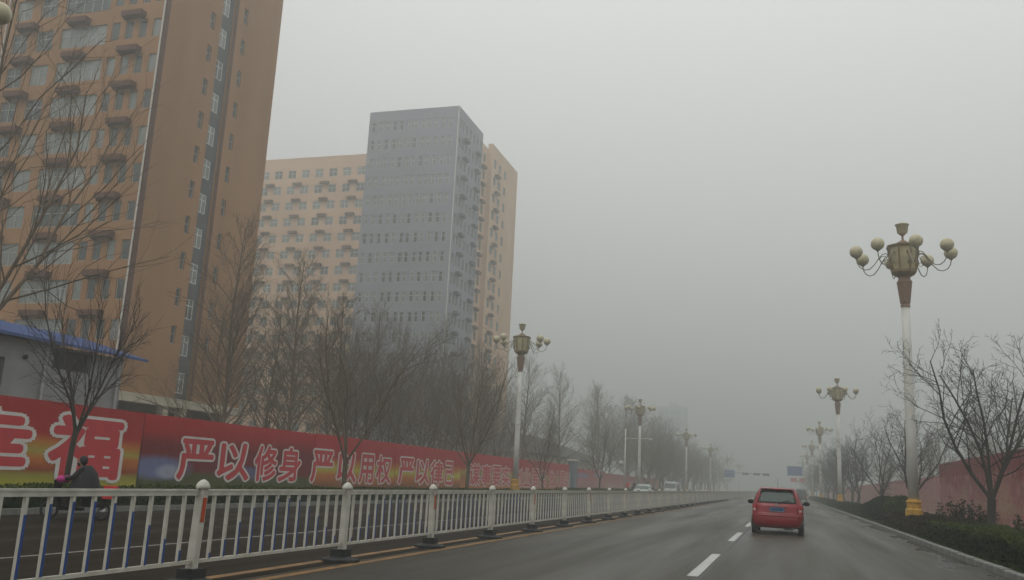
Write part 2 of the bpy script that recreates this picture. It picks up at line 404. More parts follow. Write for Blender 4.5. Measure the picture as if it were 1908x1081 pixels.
# back, west and recess
W_, D_ = ax - us0, 15.5
mb.add([AL(us0,ay,6.1),AL(us0,ay+D_,6.1),AL(us0,ay+D_,TOPA),AL(us0,ay,TOPA)], [(0,3,2,1)])
mb.add([AL(us0,ay+D_,6.1),AL(ax,ay+D_,6.1),AL(ax,ay+D_,TOPA),AL(us0,ay+D_,TOPA)], [(1,0,3,2)])
mb.build('wall', M['peach'], A)
mb = MB(); mb.box(us0 - ax + .01, -.35, .35, D_ - .02, TOPA - .6, TOPA - .5); mb.build('roof', M['roofing'], A)
# grey stair strip: recessed spandrels and windows
srec = 0.35
mb = MB(); st_rects = []
for i in range(17):
    z = 35.9 - FA * 10 + FA * i
    if z + 1.6 < TOPA and z > 6.3: st_rects.append((0.05, 1.15, z, z + 1.6))
facade(mb, (-.2, e_st[0], 0), (0,1,0), (1,0,0), e_st[1] - e_st[0], 6.1, TOPA - .3, st_rects, 0.12)
mb.build('stair_strip', M['stair'], A)
for r in st_rects:
    o = put_window(A, (-.2, e_st[0], 0), (0,1,0), (1,0,0), r, 1, 0.68, 0.05, glasses=('glass_pale', 'glass'), wts=(2, 1), fmat='frame_b')
# red-brown painted reveal beside the strip
mb = MB(); mb.box(-.22, .02, e_st[1] + .003, e_st[1] + .42, 6.1, TOPA - .1)
mb.build('reveal_band', M['ledge'], A)
for (r, k) in south:
    put_window(A, AL(us0, ay, 0), (1,0,0), (0,-1,0), r, k, 0.0 if k == 0 else 0.62, 0.12,
               glasses=('glass', 'glass_pale'), wts=((3, 1) if k == 0 else (1, 3)))
for (r, k) in east:
    put_window(A, AL(ax, ay, 0), (0,1,0), (1,0,0), r, 0, 0.55, 0.15, glasses=('glass_dark',), wts=(1,))
# air-conditioner ledges with a lip
lm = MB(); lm.box(0, 1.85, -.62, 0, 0, .12); lm.box(0, 1.85, -.62, -.56, .12, .42); lm.box(0, .05, -.56, 0, .12, .42); lm.box(1.8, 1.85, -.56, 0, .12, .42)
lm.box(.1, .2, -.45, 0, -.18, 0); lm.box(1.65, 1.75, -.45, 0, -.18, 0)
ledge_me = lm.mesh('air_conditioner_ledge', M['ledge'])
for s_ in sills:
    if s_ < 6: continue
    for x in (-48.5, -53.7, -58.75, -64.0, -69.0):
        link('air_conditioner_ledge', ledge_me, A, AL(x, ay - .003, s_ + 1.68))
# drain pipes on the corner and at the party line
for x, nm in ((-44.98, 'drain_pipe'), (-60.25, 'drain_pipe')):
    mb = MB(); mb.tube([(0, 0, 6.2), (0, 0, TOPA - .3)], 0.06, 6); mb.build(nm, M['white'], A, (x - ax, -.09, 0))
mb = MB(); mb.box(.003, .06, .05, .55, 6.1, TOPA - .2); mb.build('corner_band', M['ledge'], A)
# podium: cream beam and columns, near-black block as shade in the openings
mb = MB(); mb.box(us0 - ax, .25, -.25, D_ + .2, 5.45, 6.1); mb.build('podium_beam', M['cream'], A)
for y in (0.0, 5.55, 7.75, 13.6):
    mb = MB(); mb.box(-.5, .15, y, y + .55, 0, 5.45); mb.build('column', M['cream'], A)
for x in (-45.5 - 6, -57.5, -63.5):
    mb = MB(); mb.box(x - ax, x - ax + .6, 0, .5, 0, 5.45); mb.build('column', M['cream'], A)
mb = MB(); mb.box(us0 - ax + .3, -.8, 1.0, D_ - .4, 0, 5.44); mb.build('podium_interior', M['inside_shade'], A)

# ---- far L-shaped building: grey corner tower and peach wings
B = thing('office_block', 'large block with a grey corner tower and peach wings, fading in fog behind the trees', 'building', (-47, 120, 0))
bx, by = -47.0, 120.0; TOPB = 56.8
def BL(x, y, z): return (x - bx, y - by, z)
FB = 3.03
rowsB = [53.45 - FB * i for i in range(17)]
# grey south face X -62..-47
gs = []
gx = [-61.2, -60.0, -58.8, -57.5, -56.4, -55.1, -54.1, -52.8, -51.8, -50.6, -49.4, -48.3]
for z in rowsB:
    for x in gx: gs.append((x + 62 - .32, x + 62 + .32, z, z + 1.6))
# east face: Y 120..131.6 grey, 131.6..136.8 recessed peach, 136.8..151.8 peach
g_e = []
for z in rowsB:
    for y in (0.7, 2.1, 3.4, 5.2, 6.9, 8.7, 10.2): g_e.append((y, y + (0.9 if y not in (2.1, 8.7) else 0.75), z, z + 1.6))
mb = MB()
facade(mb, BL(-62, 120, 0), (1,0,0), (0,-1,0), 15, 4.5, TOPB, gs, 0.2)
facade(mb, BL(-47, 120, 0), (0,1,0), (1,0,0), 11.6, 4.5, TOPB, g_e, 0.2)
mb.box(-15, 0, 0, 11.6, 0, 4.5)
mb.add([BL(-47,131.6,4.5),BL(-62,131.6,4.5),BL(-62,131.6,TOPB),BL(-47,131.6,TOPB)], [(0,1,2,3)])
mb.add([BL(-62,120,4.5),BL(-62,137,4.5),BL(-62,137,TOPB),BL(-62,120,TOPB)], [(0,3,2,1)])
mb.build('grey_wall', M['grey_wall'], B)
mb = MB()
ws = []; wx = []
x = -70.8 - .0
for i in range(13):
    xr = -70.8 - i * 2.78; wx.append((xr - 1.55, xr))
wx += [(-68.0, -66.4), (-65.2, -63.6)]
for z in rowsB:
    for a, b in wx: ws.append((a + 106.5, b + 106.5, z - .55, z + 0.98))
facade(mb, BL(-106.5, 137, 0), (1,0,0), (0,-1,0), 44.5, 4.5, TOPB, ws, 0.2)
pe = []
for z in rowsB:
    for y in (0.9, 2.9): pe.append((y, y + 1.3, z - .3, z + 1.3))
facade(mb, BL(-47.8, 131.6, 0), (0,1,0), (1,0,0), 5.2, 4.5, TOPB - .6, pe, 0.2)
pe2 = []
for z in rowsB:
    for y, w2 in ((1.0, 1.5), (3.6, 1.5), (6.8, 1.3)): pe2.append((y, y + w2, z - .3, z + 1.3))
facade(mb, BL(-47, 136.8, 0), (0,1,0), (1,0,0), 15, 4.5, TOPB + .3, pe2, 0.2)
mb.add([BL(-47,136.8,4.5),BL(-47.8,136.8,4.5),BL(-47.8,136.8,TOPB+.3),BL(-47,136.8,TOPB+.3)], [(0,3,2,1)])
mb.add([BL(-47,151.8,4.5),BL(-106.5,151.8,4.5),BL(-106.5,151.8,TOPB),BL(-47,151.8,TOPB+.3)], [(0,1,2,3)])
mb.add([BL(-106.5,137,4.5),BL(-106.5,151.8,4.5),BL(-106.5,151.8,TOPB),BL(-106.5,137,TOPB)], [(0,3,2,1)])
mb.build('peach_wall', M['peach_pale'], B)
mb = MB(); mb.box(-59.4, -.9, 17.1, 31.7, 0, 4.5); mb.build('ground_floor', M['cream'], B)
mb = MB(); mb.box(-14.8, -.2, .2, 11.4, TOPB - .8, TOPB - .7); mb.box(-59.3, -1.2, 17.3, 31.6, TOPB - .8, TOPB - .7); mb.build('roof', M['roofing'], B)
mb = MB(); mb.tube([(0, 0, 4.6), (0, 0, TOPB)], 0.09, 6); mb.build('drain_pipe', M['white'], B, (.02, -.12, 0))
allw = []
for r in gs: allw.append((r, BL(-62,120,0), (1,0,0), (0,-1,0), 0 if r[3] < 42 else 1, 'g'))
for r in g_e: allw.append((r, BL(-47,120,0), (0,1,0), (1,0,0), 0, 'e'))
for r in pe2: allw.append((r, BL(-47,136.8,0), (0,1,0), (1,0,0), 1, 'p'))
for r in pe: allw.append((r, BL(-47.8,131.6,0), (0,1,0), (1,0,0), 1, 'p'))
for r in ws: allw.append((r, BL(-106.5,137,0), (1,0,0), (0,-1,0), 1, 'w'))
cnt = 0
vis = [a for a in allw if a[0][2] > 14]; low = [a for a in allw if a[0][2] <= 14]
order = sorted(vis, key=lambda a: {'g': 0, 'w': 1, 'p': 2, 'e': 3}[a[5]])
stuff_f, stuff_g = MB(), MB()
def raw_window(fmb, gmb, r, org, u, n, mull):
    u = Vector(u); n = Vector(n); o_ = Vector(org) + u * r[0] - n * .12 + Vector((0, 0, r[2])); w_, h_ = r[1] - r[0], r[3] - r[2]
    def bx_(M_, x0, x1, y0, y1, z0, z1):
        c = [(x0,y0,z0),(x1,y0,z0),(x1,y1,z0),(x0,y1,z0),(x0,y0,z1),(x1,y0,z1),(x1,y1,z1),(x0,y1,z1)]
        M_.add([o_ + u * a - n * b + Vector((0, 0, c_)) for a, b, c_ in c],
               [(3,2,1,0),(4,5,6,7),(0,1,5,4),(1,2,6,5),(2,3,7,6),(3,0,4,7)])
    t = .06
    bx_(fmb, 0, w_, -.03, .03, 0, t); bx_(fmb, 0, w_, -.03, .03, h_ - t, h_); bx_(fmb, 0, t, -.03, .03, t, h_ - t); bx_(fmb, w_ - t, w_, -.03, .03, t, h_ - t)
    if mull: bx_(fmb, w_/2 - .03, w_/2 + .03, -.035, .02, t, h_ - t)
    bx_(gmb, .03, w_ - .03, 0, .012, .03, h_ - .03)
for a in order + low:
    r, org, u, n, mull, fam = a
    gl = {'g': (('glass', 'glass_pale', 'glass_dark'), (1, 4, 0) if r[2] > 37 else (2, 2, 3)), 'w': (('glass', 'glass_pale'), (1, 3)),  # pale panes favoured high up, standing in for sky reflection
          'p': (('glass', 'glass_pale'), (1, 4)), 'e': (('glass', 'glass_pale', 'glass_dark'), (3, 1, 2))}[fam]
    if cnt < 290:
        put_window(B, org, u, n, r, 1 if fam != 'g' else 0, 0.6 if fam in 'gw' else 0.0, 0.12, glasses=gl[0], wts=gl[1], fmat='frame_b'); cnt += 1
    else: raw_window(stuff_f, stuff_g, r, org, u, n, mull)
o = stuff_f.build('window_frames', M['frame'], B); o['kind'] = 'stuff'
o = stuff_g.build('window_panes', M['glass'], B); o['kind'] = 'stuff'
# ledges
lm = MB(); lm.box(0, 1.6, -.6, 0, 0, .12); lm.box(0, 1.6, -.6, -.54, .12, .45); lm.box(0, .05, -.54, 0, .12, .45); lm.box(1.55, 1.6, -.54, 0, .12, .45)
lw = lm.mesh('air_conditioner_ledge', M['ledge']); lg = MB(); lg.v = lm.v; lg.f = lm.f; lg.m = lm.m; lg.sm = lm.sm
lgm = lg.mesh('air_conditioner_ledge', M['ledge_grey'])
for zi, z in enumerate(rowsB[1:]):
    if z < 10: continue
    for x in (-73.8, -79.35, -84.9, -90.45, -96.0):
        link('air_conditioner_ledge', lw, B, BL(x, 137 - .003, z + 1.02))
    for y in (2.6, 8.3): link('air_conditioner_ledge', lgm, B, (.003, y + .0, z + 1.66), pi / 2)
    link('air_conditioner_ledge', lw, B, (-.797, 11.6 + 1.9, z + 1.4), pi / 2)
    link('air_conditioner_ledge', lw, B, (.003, 16.8 + 2.0, z + 1.4), pi / 2)
# ---- site hut behind the hoarding
H = thing('site_hut', 'two-storey off-white site hut with a blue metal roof edge behind the red hoarding', 'hut', (-29, 34, 0))
mb = MB()
hr = [(.6, 3.2, 4.1, 5.3)] # u from Y=0 -> local
org = (0, -22, 0)
rects = [(22 - 4.1, 22 - 1.95, 4.95, 5.78), (22 - 9.2, 22 - 6.5, 3.95, 5.05), (22 - 18, 22 - 15.7, 3.95, 5.05)]
facade(mb, org, (0,1,0), (1,0,0), 22, 0, 5.86, rects, .25)
mb.add([(0,0,0),(-7,0,0),(-7,0,5.86),(0,0,5.86)], [(0,1,2,3)]); mb.add([(-7,0,0),(-7,-22,0),(-7,-22,5.86),(-7,0,5.86)], [(0,1,2,3)])
mb.add([(0,-22,0),(-7,-22,0),(-7,-22,5.86),(0,-22,5.86)], [(0,3,2,1)])
mb.build('wall', M['hut_wall'], H)
mb = MB(); mb.box(-.5, -.26, -21.5, -.5, 3.6, 5.8); mb.build('room_shade', M['inside_shade'], H)  # near-black slab stands in for the unlit room
mb = MB(); mb.add([(.55,-22.6,5.86),(.55,1.0,5.86),(-3.5,1.0,6.9),(-3.5,-22.6,6.9),(-7.5,1.0,5.86),(-7.5,-22.6,5.86),
                   (.55,-22.6,5.98),(.55,1.0,5.98),(-3.5,1.0,7.02),(-3.5,-22.6,7.02),(-7.5,1.0,5.98),(-7.5,-22.6,5.98)],
                  [(0,1,2,3),(3,2,4,5),(9,8,7,6),(11,10,8,9),(0,6,7,1),(1,7,8,2),(2,8,10,4),(0,3,9,6),(3,5,11,9),(4,10,11,5)])
mb.build('roof', M['hut_blue'], H)
for y in (-.3, -4.55, -7.95):
    mb = MB(); mb.box(.01, .1, -.05, .05, 0, 5.8); mb.build('wall_rib', M['steel'], H, (0, y, 0))
mb = MB(); mb.tube([(.02,-5.6,5.2),(.12,-5.6,5.2)], .09, 8, cap=True); mb.build('vent', M['black'], H)

# ---- low gatehouse with a dark hipped roof
G = thing('gatehouse', 'low building with a dark hipped roof behind the middle of the hoarding', 'building', (-34, 119, 0))
mb = MB(); facade(mb, (0,0,0), (0,1,0), (1,0,0), 50, 0, 5.0, [(2+5*i, 4.4+5*i, 1.4, 3.8) for i in range(9)], .2)
facade(mb, (-14,0,0), (1,0,0), (0,-1,0), 14, 0, 5.0, [(2+4*i, 4.4+4*i, 1.4, 3.8) for i in range(3)], .2)
mb.box(-14, -.4, .4, 50, 0, 4.98); mb.build('wall', M['cream'], G)
mb = MB(); mb.add([(1.4,-1.4,4.95),(1.4,51.4,4.95),(-15.4,51.4,4.95),(-15.4,-1.4,4.95),(-1.8,5,6.6),(-1.8,45,6.6),(-12.2,45,6.6),(-12.2,5,6.6),(-7,18,8.6),(-7,33,8.6)],
                  [(0,1,5,4),(1,2,6,5),(2,3,7,6),(3,0,4,7),(4,5,9,8),(5,6,9),(6,7,8,9),(7,4,8),(3,2,1,0)])
mb.build('roof', M['roof_dark'], G)
for i in range(9):
    fm, gm = window_mesh(2.4, 2.4, 1, 0.6, M['glass'], 'glass')
    o = link('window', fm, G, (-.12, 2 + 5 * i, 1.4), pi / 2); link('pane', gm, o)
for i in range(3):
    fm, gm = window_mesh(2.4, 2.4, 1, 0.6, M['glass'], 'glass')
    o = link('window', fm, G, (-12 + 4 * i, .12, 1.4), 0); link('pane', gm, o)

# ---- far towers, hardly visible
def far_tower(label, x0, x1, y0, y1, h, m):
    T = thing('tower_block', label, 'building', (x1, y0, 0))
    nf = int((h - 4) / 3); rects = []; rects2 = []
    W1, D1 = x1 - x0, y1 - y0
    for i in range(nf):
        for k in range(int(W1 / 3.2)): rects.append((0.9 + 3.2 * k, 2.6 + 3.2 * k, 4 + 3 * i, 5.6 + 3 * i))
        for k in range(int(D1 / 3.5)): rects2.append((0.9 + 3.5 * k, 2.4 + 3.5 * k, 4 + 3 * i, 5.6 + 3 * i))
    mb = MB(); facade(mb, (-W1,0,0), (1,0,0), (0,-1,0), W1, 0, h, rects, .3); facade(mb, (0,0,0), (0,1,0), (1,0,0), D1, 0, h, rects2, .3)
    mb.add([(-W1,D1,0),(0,D1,0),(0,D1,h),(-W1,D1,h)], [(1,0,3,2)]); mb.add([(-W1,0,0),(-W1,D1,0),(-W1,D1,h),(-W1,0,h)], [(0,3,2,1)])
    mb.build('wall', m, T)
    mb = MB(); mb.box(-W1 + .4, -.4, .35, D1 - .4, h - .2, h - .1); mb.build('roof', M['roofing'], T)
    mb = MB(); mb.box(-W1 * .6, -W1 * .3, D1 * .3, D1 * .6, h - .1, h + 2.6); mb.build('roof_house', m, T)
    f, g = MB(), MB()
    for r in rects: raw_window(f, g, r, (-W1,0,0), (1,0,0), (0,-1,0), 1)
    for r in rects2: raw_window(f, g, r, (0,0,0), (0,1,0), (1,0,0), 1)
    o = f.build('window_frames', M['frame'], T); o['kind'] = 'stuff'
    o = g.build('window_panes', M['glass'], T); o['kind'] = 'stuff'
bluish = mat('fog_toned_render', (0.34, 0.40, 0.44), 0.9, 0.1, 0.2)  # wall colour pulled towards the fog, painted haze
far_tower('pale bluish tower block nearly lost in the fog above the far trees', -67.3, -52, 500, 515, 44, bluish)
far_tower('narrow grey tower block in fog above the trees near the camera pole', -65, -60.2, 380, 392, 33.5, bluish)

# ================================================================== HOARDINGS
def banner_mat(name, stops, noise=0.25, blue=None, mottle=None):
    """flat print: colours by height with wavy bands"""
    m = bpy.data.materials.new(name); m.use_nodes = True; t = m.node_tree; n = t.nodes; l = t.links
    b = n['Principled BSDF']; b.inputs['Roughness'].default_value = 0.65; b.inputs['Specular IOR Level'].default_value = .3
    tc = n.new('ShaderNodeTexCoord'); sp = n.new('ShaderNodeSeparateXYZ'); l.new(tc.outputs['Object'], sp.inputs[0])
    mp = n.new('ShaderNodeMapping'); mp.inputs['Scale'].default_value = (1, .22, 1.5); l.new(tc.outputs['Object'], mp.inputs[0])
    no = n.new('ShaderNodeTexNoise'); no.inputs['Scale'].default_value = 0.9; no.inputs['Detail'].default_value = 6; l.new(mp.outputs[0], no.inputs[0])
    ma = n.new('ShaderNodeMath'); ma.operation = 'MULTIPLY_ADD'; ma.inputs[1].default_value = noise * 5; l.new(no.outputs[0], ma.inputs[0]); l.new(sp.outputs['Z'], ma.inputs[2])
    dv = n.new('ShaderNodeMapRange'); dv.inputs[1].default_value = noise * 2.5; dv.inputs[2].default_value = 3.4 + noise * 2.5
    l.new(ma.outputs[0], dv.inputs[0])
    rp = n.new('ShaderNodeValToRGB'); l.new(dv.outputs[0], rp.inputs[0])
    e = rp.color_ramp.elements
    while len(e) < len(stops): e.new(0.5)
    for el, (p, c) in zip(e, stops): el.position = p; el.color = (*c, 1)
    last = rp.outputs[0]
    if blue:
        # soft coloured shapes of the printed picture: (y, z, ry, rz, colour)
        for (cy_, cz_, ry, rz_, c) in blue:
            vm = n.new('ShaderNodeMapping'); vm.inputs['Location'].default_value = (0, -cy_ / ry, -cz_ / rz_); vm.inputs['Scale'].default_value = (0, 1 / ry, 1 / rz_)
            l.new(tc.outputs['Object'], vm.inputs[0])
            ln = n.new('ShaderNodeVectorMath'); ln.operation = 'LENGTH'; l.new(vm.outputs[0], ln.inputs[0])
            mr = n.new('ShaderNodeMapRange'); mr.inputs[1].default_value = 0.6; mr.inputs[2].default_value = 1.1; mr.inputs[3].default_value = 1; mr.inputs[4].default_value = 0
            l.new(ln.outputs['Value'], mr.inputs[0])
            mi = n.new('ShaderNodeMixRGB'); mi.inputs[2].default_value = (*c, 1); l.new(mr.outputs[0], mi.inputs[0]); l.new(last, mi.inputs[1]); last = mi.outputs[0]
    if mottle:
        for sc_, lo, c in ((2.2, .52, mottle[0]), (5.5, .55, mottle[1])):
            mm = n.new('ShaderNodeMapping'); mm.inputs['Scale'].default_value = (1, 1, .55); l.new(tc.outputs['Object'], mm.inputs[0])
            nn = n.new('ShaderNodeTexNoise'); nn.inputs['Scale'].default_value = sc_; nn.inputs['Detail'].default_value = 3; l.new(mm.outputs[0], nn.inputs[0])
            q1 = n.new('ShaderNodeMapRange'); q1.inputs[1].default_value = lo; q1.inputs[2].default_value = lo + .05; l.new(nn.outputs[0], q1.inputs[0])
            q2 = n.new('ShaderNodeMapRange'); q2.inputs[1].default_value = 2.95; q2.inputs[2].default_value = 2.75; l.new(sp.outputs['Z'], q2.inputs[0])
            q3 = n.new('ShaderNodeMath'); q3.operation = 'MULTIPLY'; l.new(q1.outputs[0], q3.inputs[0]); l.new(q2.outputs[0], q3.inputs[1])
            q4 = n.new('ShaderNodeMixRGB'); q4.inputs[2].default_value = (*c, 1); l.new(q3.outputs[0], q4.inputs[0]); l.new(last, q4.inputs[1]); last = q4.outputs[0]
    l.new(last, b.inputs['Base Color'])
    bn = n.new('ShaderNodeTexNoise'); bn.inputs['Scale'].default_value = 1.1; l.new(tc.outputs['Object'], bn.inputs[0])
    bp = n.new('ShaderNodeBump'); bp.inputs['Strength'].default_value = .5; bp.inputs['Distance'].default_value = .15; l.new(bn.outputs[0], bp.inputs['Height']); l.new(bp.outputs[0], b.inputs['Normal'])
    return m
RED = (0.34, 0.008, 0.010); RED2 = (0.42, 0.015, 0.018); DRED = (0.15, 0.006, 0.010); YG = (0.44, 0.42, 0.03); OR = (0.45, 0.13, 0.015); GRN = (0.05, 0.065, 0.012)
bm1 = banner_mat('print_first_section', [(0, YG), (.2, (0.25,0.22,0.03)), (.27, (0.25,0.04,0.012)), (.38, OR), (.45, (0.34,0.30,0.05)), (.56, OR), (.64, RED), (1, RED)], .10)
bm2 = banner_mat('print_second_section', [(0, GRN), (.22, (0.06,0.07,0.015)), (.3, DRED), (.62, DRED), (.8, RED), (1, RED2)], .16,
                 [(1.2, 1.1, 2.4, .55, (0.13,0.15,0.28)), (1.9, .95, .9, .35, (0.30,0.32,0.42)), (8.0, 1.0, 2.2, .35, (0.10,0.10,0.20))])
bm3 = banner_mat('print_third_section', [(0, GRN), (.15, (0.22,0.07,0.02)), (.28, OR), (.40, YG), (.52, OR), (.62, RED), (1, RED2)], .14)
bm4 = banner_mat('print_fourth_section', [(0, GRN), (.12, OR), (.35, (0.30,0.10,0.03)), (.5, (0.34,0.26,0.05)), (.6, RED), (1, RED2)], .16)
bm5 = banner_mat('print_far_hazed', [(0, (0.25,0.10,0.08)), (.4, (0.38,0.14,0.14)), (.7, RED2), (1, RED2)], .3, [(3, 2.2, 5, .4, (0.12,0.25,0.42)), (14, 2.4, 4, .4, (0.12,0.30,0.42))], ((0.40,0.16,0.16), (0.22,0.05,0.07)))  # print colours made paler to carry distance haze
bm6 = banner_mat('print_pink_section', [(0, (0.25,0.12,0.07)), (.25, (0.40,0.22,0.16)), (.5, (0.36,0.12,0.12)), (.7, (0.3,0.06,0.06)), (1, (0.30,0.03,0.03))], .45)

bm8 = banner_mat('print_pale_pink', [(0, (0.34,0.20,0.15)), (.4, (0.42,0.22,0.20)), (.7, (0.40,0.16,0.17)), (1, (0.42,0.14,0.15))], .4, None, ((0.46,0.30,0.26), (0.36,0.08,0.09)))
bm7 = banner_mat('print_faded_mottled', [(0, (0.16,0.10,0.05)), (.2, (0.26,0.10,0.09)), (.36, (0.33,0.21,0.14)), (.48, (0.28,0.10,0.10)), (.66, (0.26,0.10,0.09)), (.74, (0.18,0.02,0.022)), (1, (0.19,0.02,0.022))], .32, [(30, 1.3, 1.6, 1.0, (0.30,0.18,0.14)), (12.2, 1.2, 1.0, .8, (0.12,0.15,0.15)), (20, 1.5, 2.0, .9, (0.34,0.22,0.14))], ((0.36,0.17,0.15), (0.34,0.04,0.05)))
hoard = thing('red_hoarding', 'long red printed hoarding with white-edged slogans along the far pavement on the left', 'hoarding', (-26, 0, 0))
def panel(parent, x, y0, y1, z1, m, side=1, frame=True):
    mb = MB(); n_ = max(1, int((y1 - y0) / 3)); r = random.Random(int(y0 * 7))
    # one printed sheet, gently rippled, real thickness
    ys = [y0 + (y1 - y0) * i / n_ for i in range(n_ + 1)]
    off = [r.uniform(-.015, .015) for _ in ys]; tz = [z1 + r.uniform(-.015, .015) for _ in ys]
    vs = []
    for yy, o_, t_ in zip(ys, off, tz): vs += [(o_, yy - y0, .12), (o_, yy - y0, t_), (o_ - side * .08, yy - y0, t_), (o_ - side * .08, yy - y0, .12)]
    fs = []
    for i in range(n_):
        a = 4 * i
        for k in range(4): fs.append((a + k, a + (k + 1) % 4, a + 4 + (k + 1) % 4, a + 4 + k) if side < 0 else (a + k, a + 4 + k, a + 4 + (k + 1) % 4, a + (k + 1) % 4))
    fs += [(0,1,2,3), (4*n_+3, 4*n_+2, 4*n_+1, 4*n_)]
    mb.add(vs, fs); return mb.build('printed_panel', m, parent, (x, y0, 0))
panel(hoard, 0, 12, 32.2, 3.36, bm1)
panel(hoard, 0, 32.3, 47.0, 3.34, bm2)
panel(hoard, 0, 47.08, 58.5, 3.38, bm3)
panel(hoard, 0, 58.55, 72, 3.36, bm3)
panel(hoard, 0, 72.05, 90, 3.34, bm4)
panel(hoard, 0, 90.05, 112, 3.36, bm4)
panel(hoard, 0, 117, 136, 3.0, bm5)
panel(hoard, 0, 136.1, 160, 2.8, bm6)
panel(hoard, 0, 160.1, 200, 2.7, bm6)
mb = MB()
for y in range(13, 200, 4): mb.box(-.2, -.1, y, y + .1, 0, 3.3 if y < 112 else 2.6)
o = mb.build('back_posts', M['steel'], hoard); o['kind'] = 'stuff'
# flat column between the sections
gp = thing('blue_gate_pillar', 'tall grey-blue gate pillar at the end of the slogan hoarding', 'pillar', (-25.8, 113.5, 0))
mb = MB(); mb.box(-.7, .1, 0, 1.8, 0, 3.9); mb.build('shaft', mat('pillar_grey_blue', (0.10, 0.14, 0.16), .7, .1, 1), gp)
mb = MB(); mb.box(-.85, .25, -.15, 1.95, 3.9, 4.15); mb.build('capstone', M['cream'], gp)

def glyph(ch, weight):
    cu = bpy.data.curves.new('glyph', 'FONT'); cu.body = ch; cu.offset = weight; cu.resolution_u = 3
    o = bpy.data.objects.new('glyph', cu); col.objects.link(o)
    bpy.context.view_layer.update()
    dg = bpy.context.evaluated_depsgraph_get()
    me = bpy.data.meshes.new_from_object(o.evaluated_get(dg))
    vs = [tuple(v.co) for v in me.vertices]; fs = [tuple(p.vertices) for p in me.polygons]
    bpy.data.objects.remove(o); bpy.data.curves.remove(cu); bpy.data.meshes.remove(me)
    return vs, fs
GC = {}
def character(parent, x, ya, yb, za, zb, ch, side=1, w1=.026, w2=.050):
    """one printed character fitted in the rectangle; side 1: read from +X"""
    if ch not in GC: GC[ch] = glyph(ch, 0.0)
    vs, fs = GC[ch]
    x0 = min(v[0] for v in vs); x1 = max(v[0] for v in vs); y0 = min(v[1] for v in vs); y1 = max(v[1] for v in vs)
    def T(v, dx, dy, dep):
        a = ((v[0] - x0 + dx) / (x1 - x0)) * (yb - ya); c = ((v[1] - y0 + dy) / (y1 - y0)) * (zb - za)
        return (dep * side, a if side > 0 else (yb - ya) - a, c)
    mo = MB()
    for k in range(12):
        t = 2 * pi * k / 12
        mo.add([T(v, (w1 + w2) * cos(t), (w1 + w2) * sin(t), .0006 * k) for v in vs], fs)
    ou = mo.build('character', M['char_white'], parent, (x + side * .022, ya, za))
    mi = MB(); mi.add([T(v, 0, 0, 0.006) for v in vs], fs)
    for k in range(8):
        t = 2 * pi * k / 8; mi.add([T(v, w1 * cos(t), w1 * sin(t), .0006 * k) for v in vs], fs)
    mi.build('character_fill', M['char_red'], ou, (side * .010, 0, 0))
    return ou
for ch, a, b in (('幸', 22.6, 26.2), ('福', 27.3, 30.9)):
    character(hoard, 0, a, b, .62, 2.88, ch, w1=.034, w2=.05)
for ch, a, b in (('严', 34.8, 37.3), ('以', 37.8, 40.4), ('修', 40.95, 43.0), ('身', 43.3, 45.5),
                 ('严', 46.8, 49.3), ('以', 50.0, 52.5), ('用', 53.0, 55.0), ('权', 55.5, 57.8),
                 ('严', 59.2, 61.8), ('以', 62.3, 64.9), ('律', 65.2, 67.8), ('己', 68.4, 70.2),
                 ('谋', 74.2, 77.0), ('事', 77.5, 80.2), ('要', 80.7, 83.2), ('实', 83.6, 86.2),
                 ('创', 88.0, 90.6), ('业', 91.2, 93.8), ('要', 94.6, 97.2), ('实', 97.9, 100.4),
                 ('做', 102.0, 104.3), ('人', 104.8, 107.0), ('要', 107.4, 109.4), ('实', 109.8, 111.6)):
    character(hoard, 0, a, b, .66, 2.40, ch)

# right hoarding
hr_ = thing('pink_hoarding', 'faded red and pink printed hoarding behind the trees on the right pavement', 'hoarding', (10.2, 0, 0))
panel(hr_, 0, 30, 69, 3.78, bm7, -1)
panel(hr_, 0, 69.1, 78, 2.95, bm8, -1); panel(hr_, 0, 78.1, 110, 2.9, bm8, -1); panel(hr_, 0, 110.1, 150, 2.8, bm8, -1); panel(hr_, 0, 150.1, 260, 2.7, bm8, -1)
mb = MB()
for y in range(31, 210, 4): mb.box(.1, .2, y, y + .1, 0, 2.6)
o = mb.build('back_posts', M['steel'], hr_); o['kind'] = 'stuff'
for ch, a in (('文', 44.4), ('明', 47.2), ('城', 50.0), ('市', 52.8)):
    pass
rh = thing('blue_roof_shed', 'small shed with a blue roof between two stretches of the pink hoarding', 'shed', (12, 74, 0))
mb = MB(); mb.box(0, 6, -3.2, 3.2, 0, 3.1); mb.build('wall', M['hut_wall'], rh)
mb = MB(); mb.add([(-.5,-3.6,3.1),(-.5,3.6,3.1),(3,3.6,4.0),(3,-3.6,4.0),(6.5,3.6,3.1),(6.5,-3.6,3.1),(-.5,-3.6,3.2),(-.5,3.6,3.2),(3,3.6,4.1),(3,-3.6,4.1),(6.5,3.6,3.2),(6.5,-3.6,3.2)],
                  [(0,3,2,1),(3,5,4,2),(6,7,8,9),(9,8,10,11),(0,1,7,6),(1,2,8,7),(2,4,10,8),(3,0,6,9),(5,3,9,11),(4,5,11,10)])
mb.build('roof', M['hut_blue'], rh)

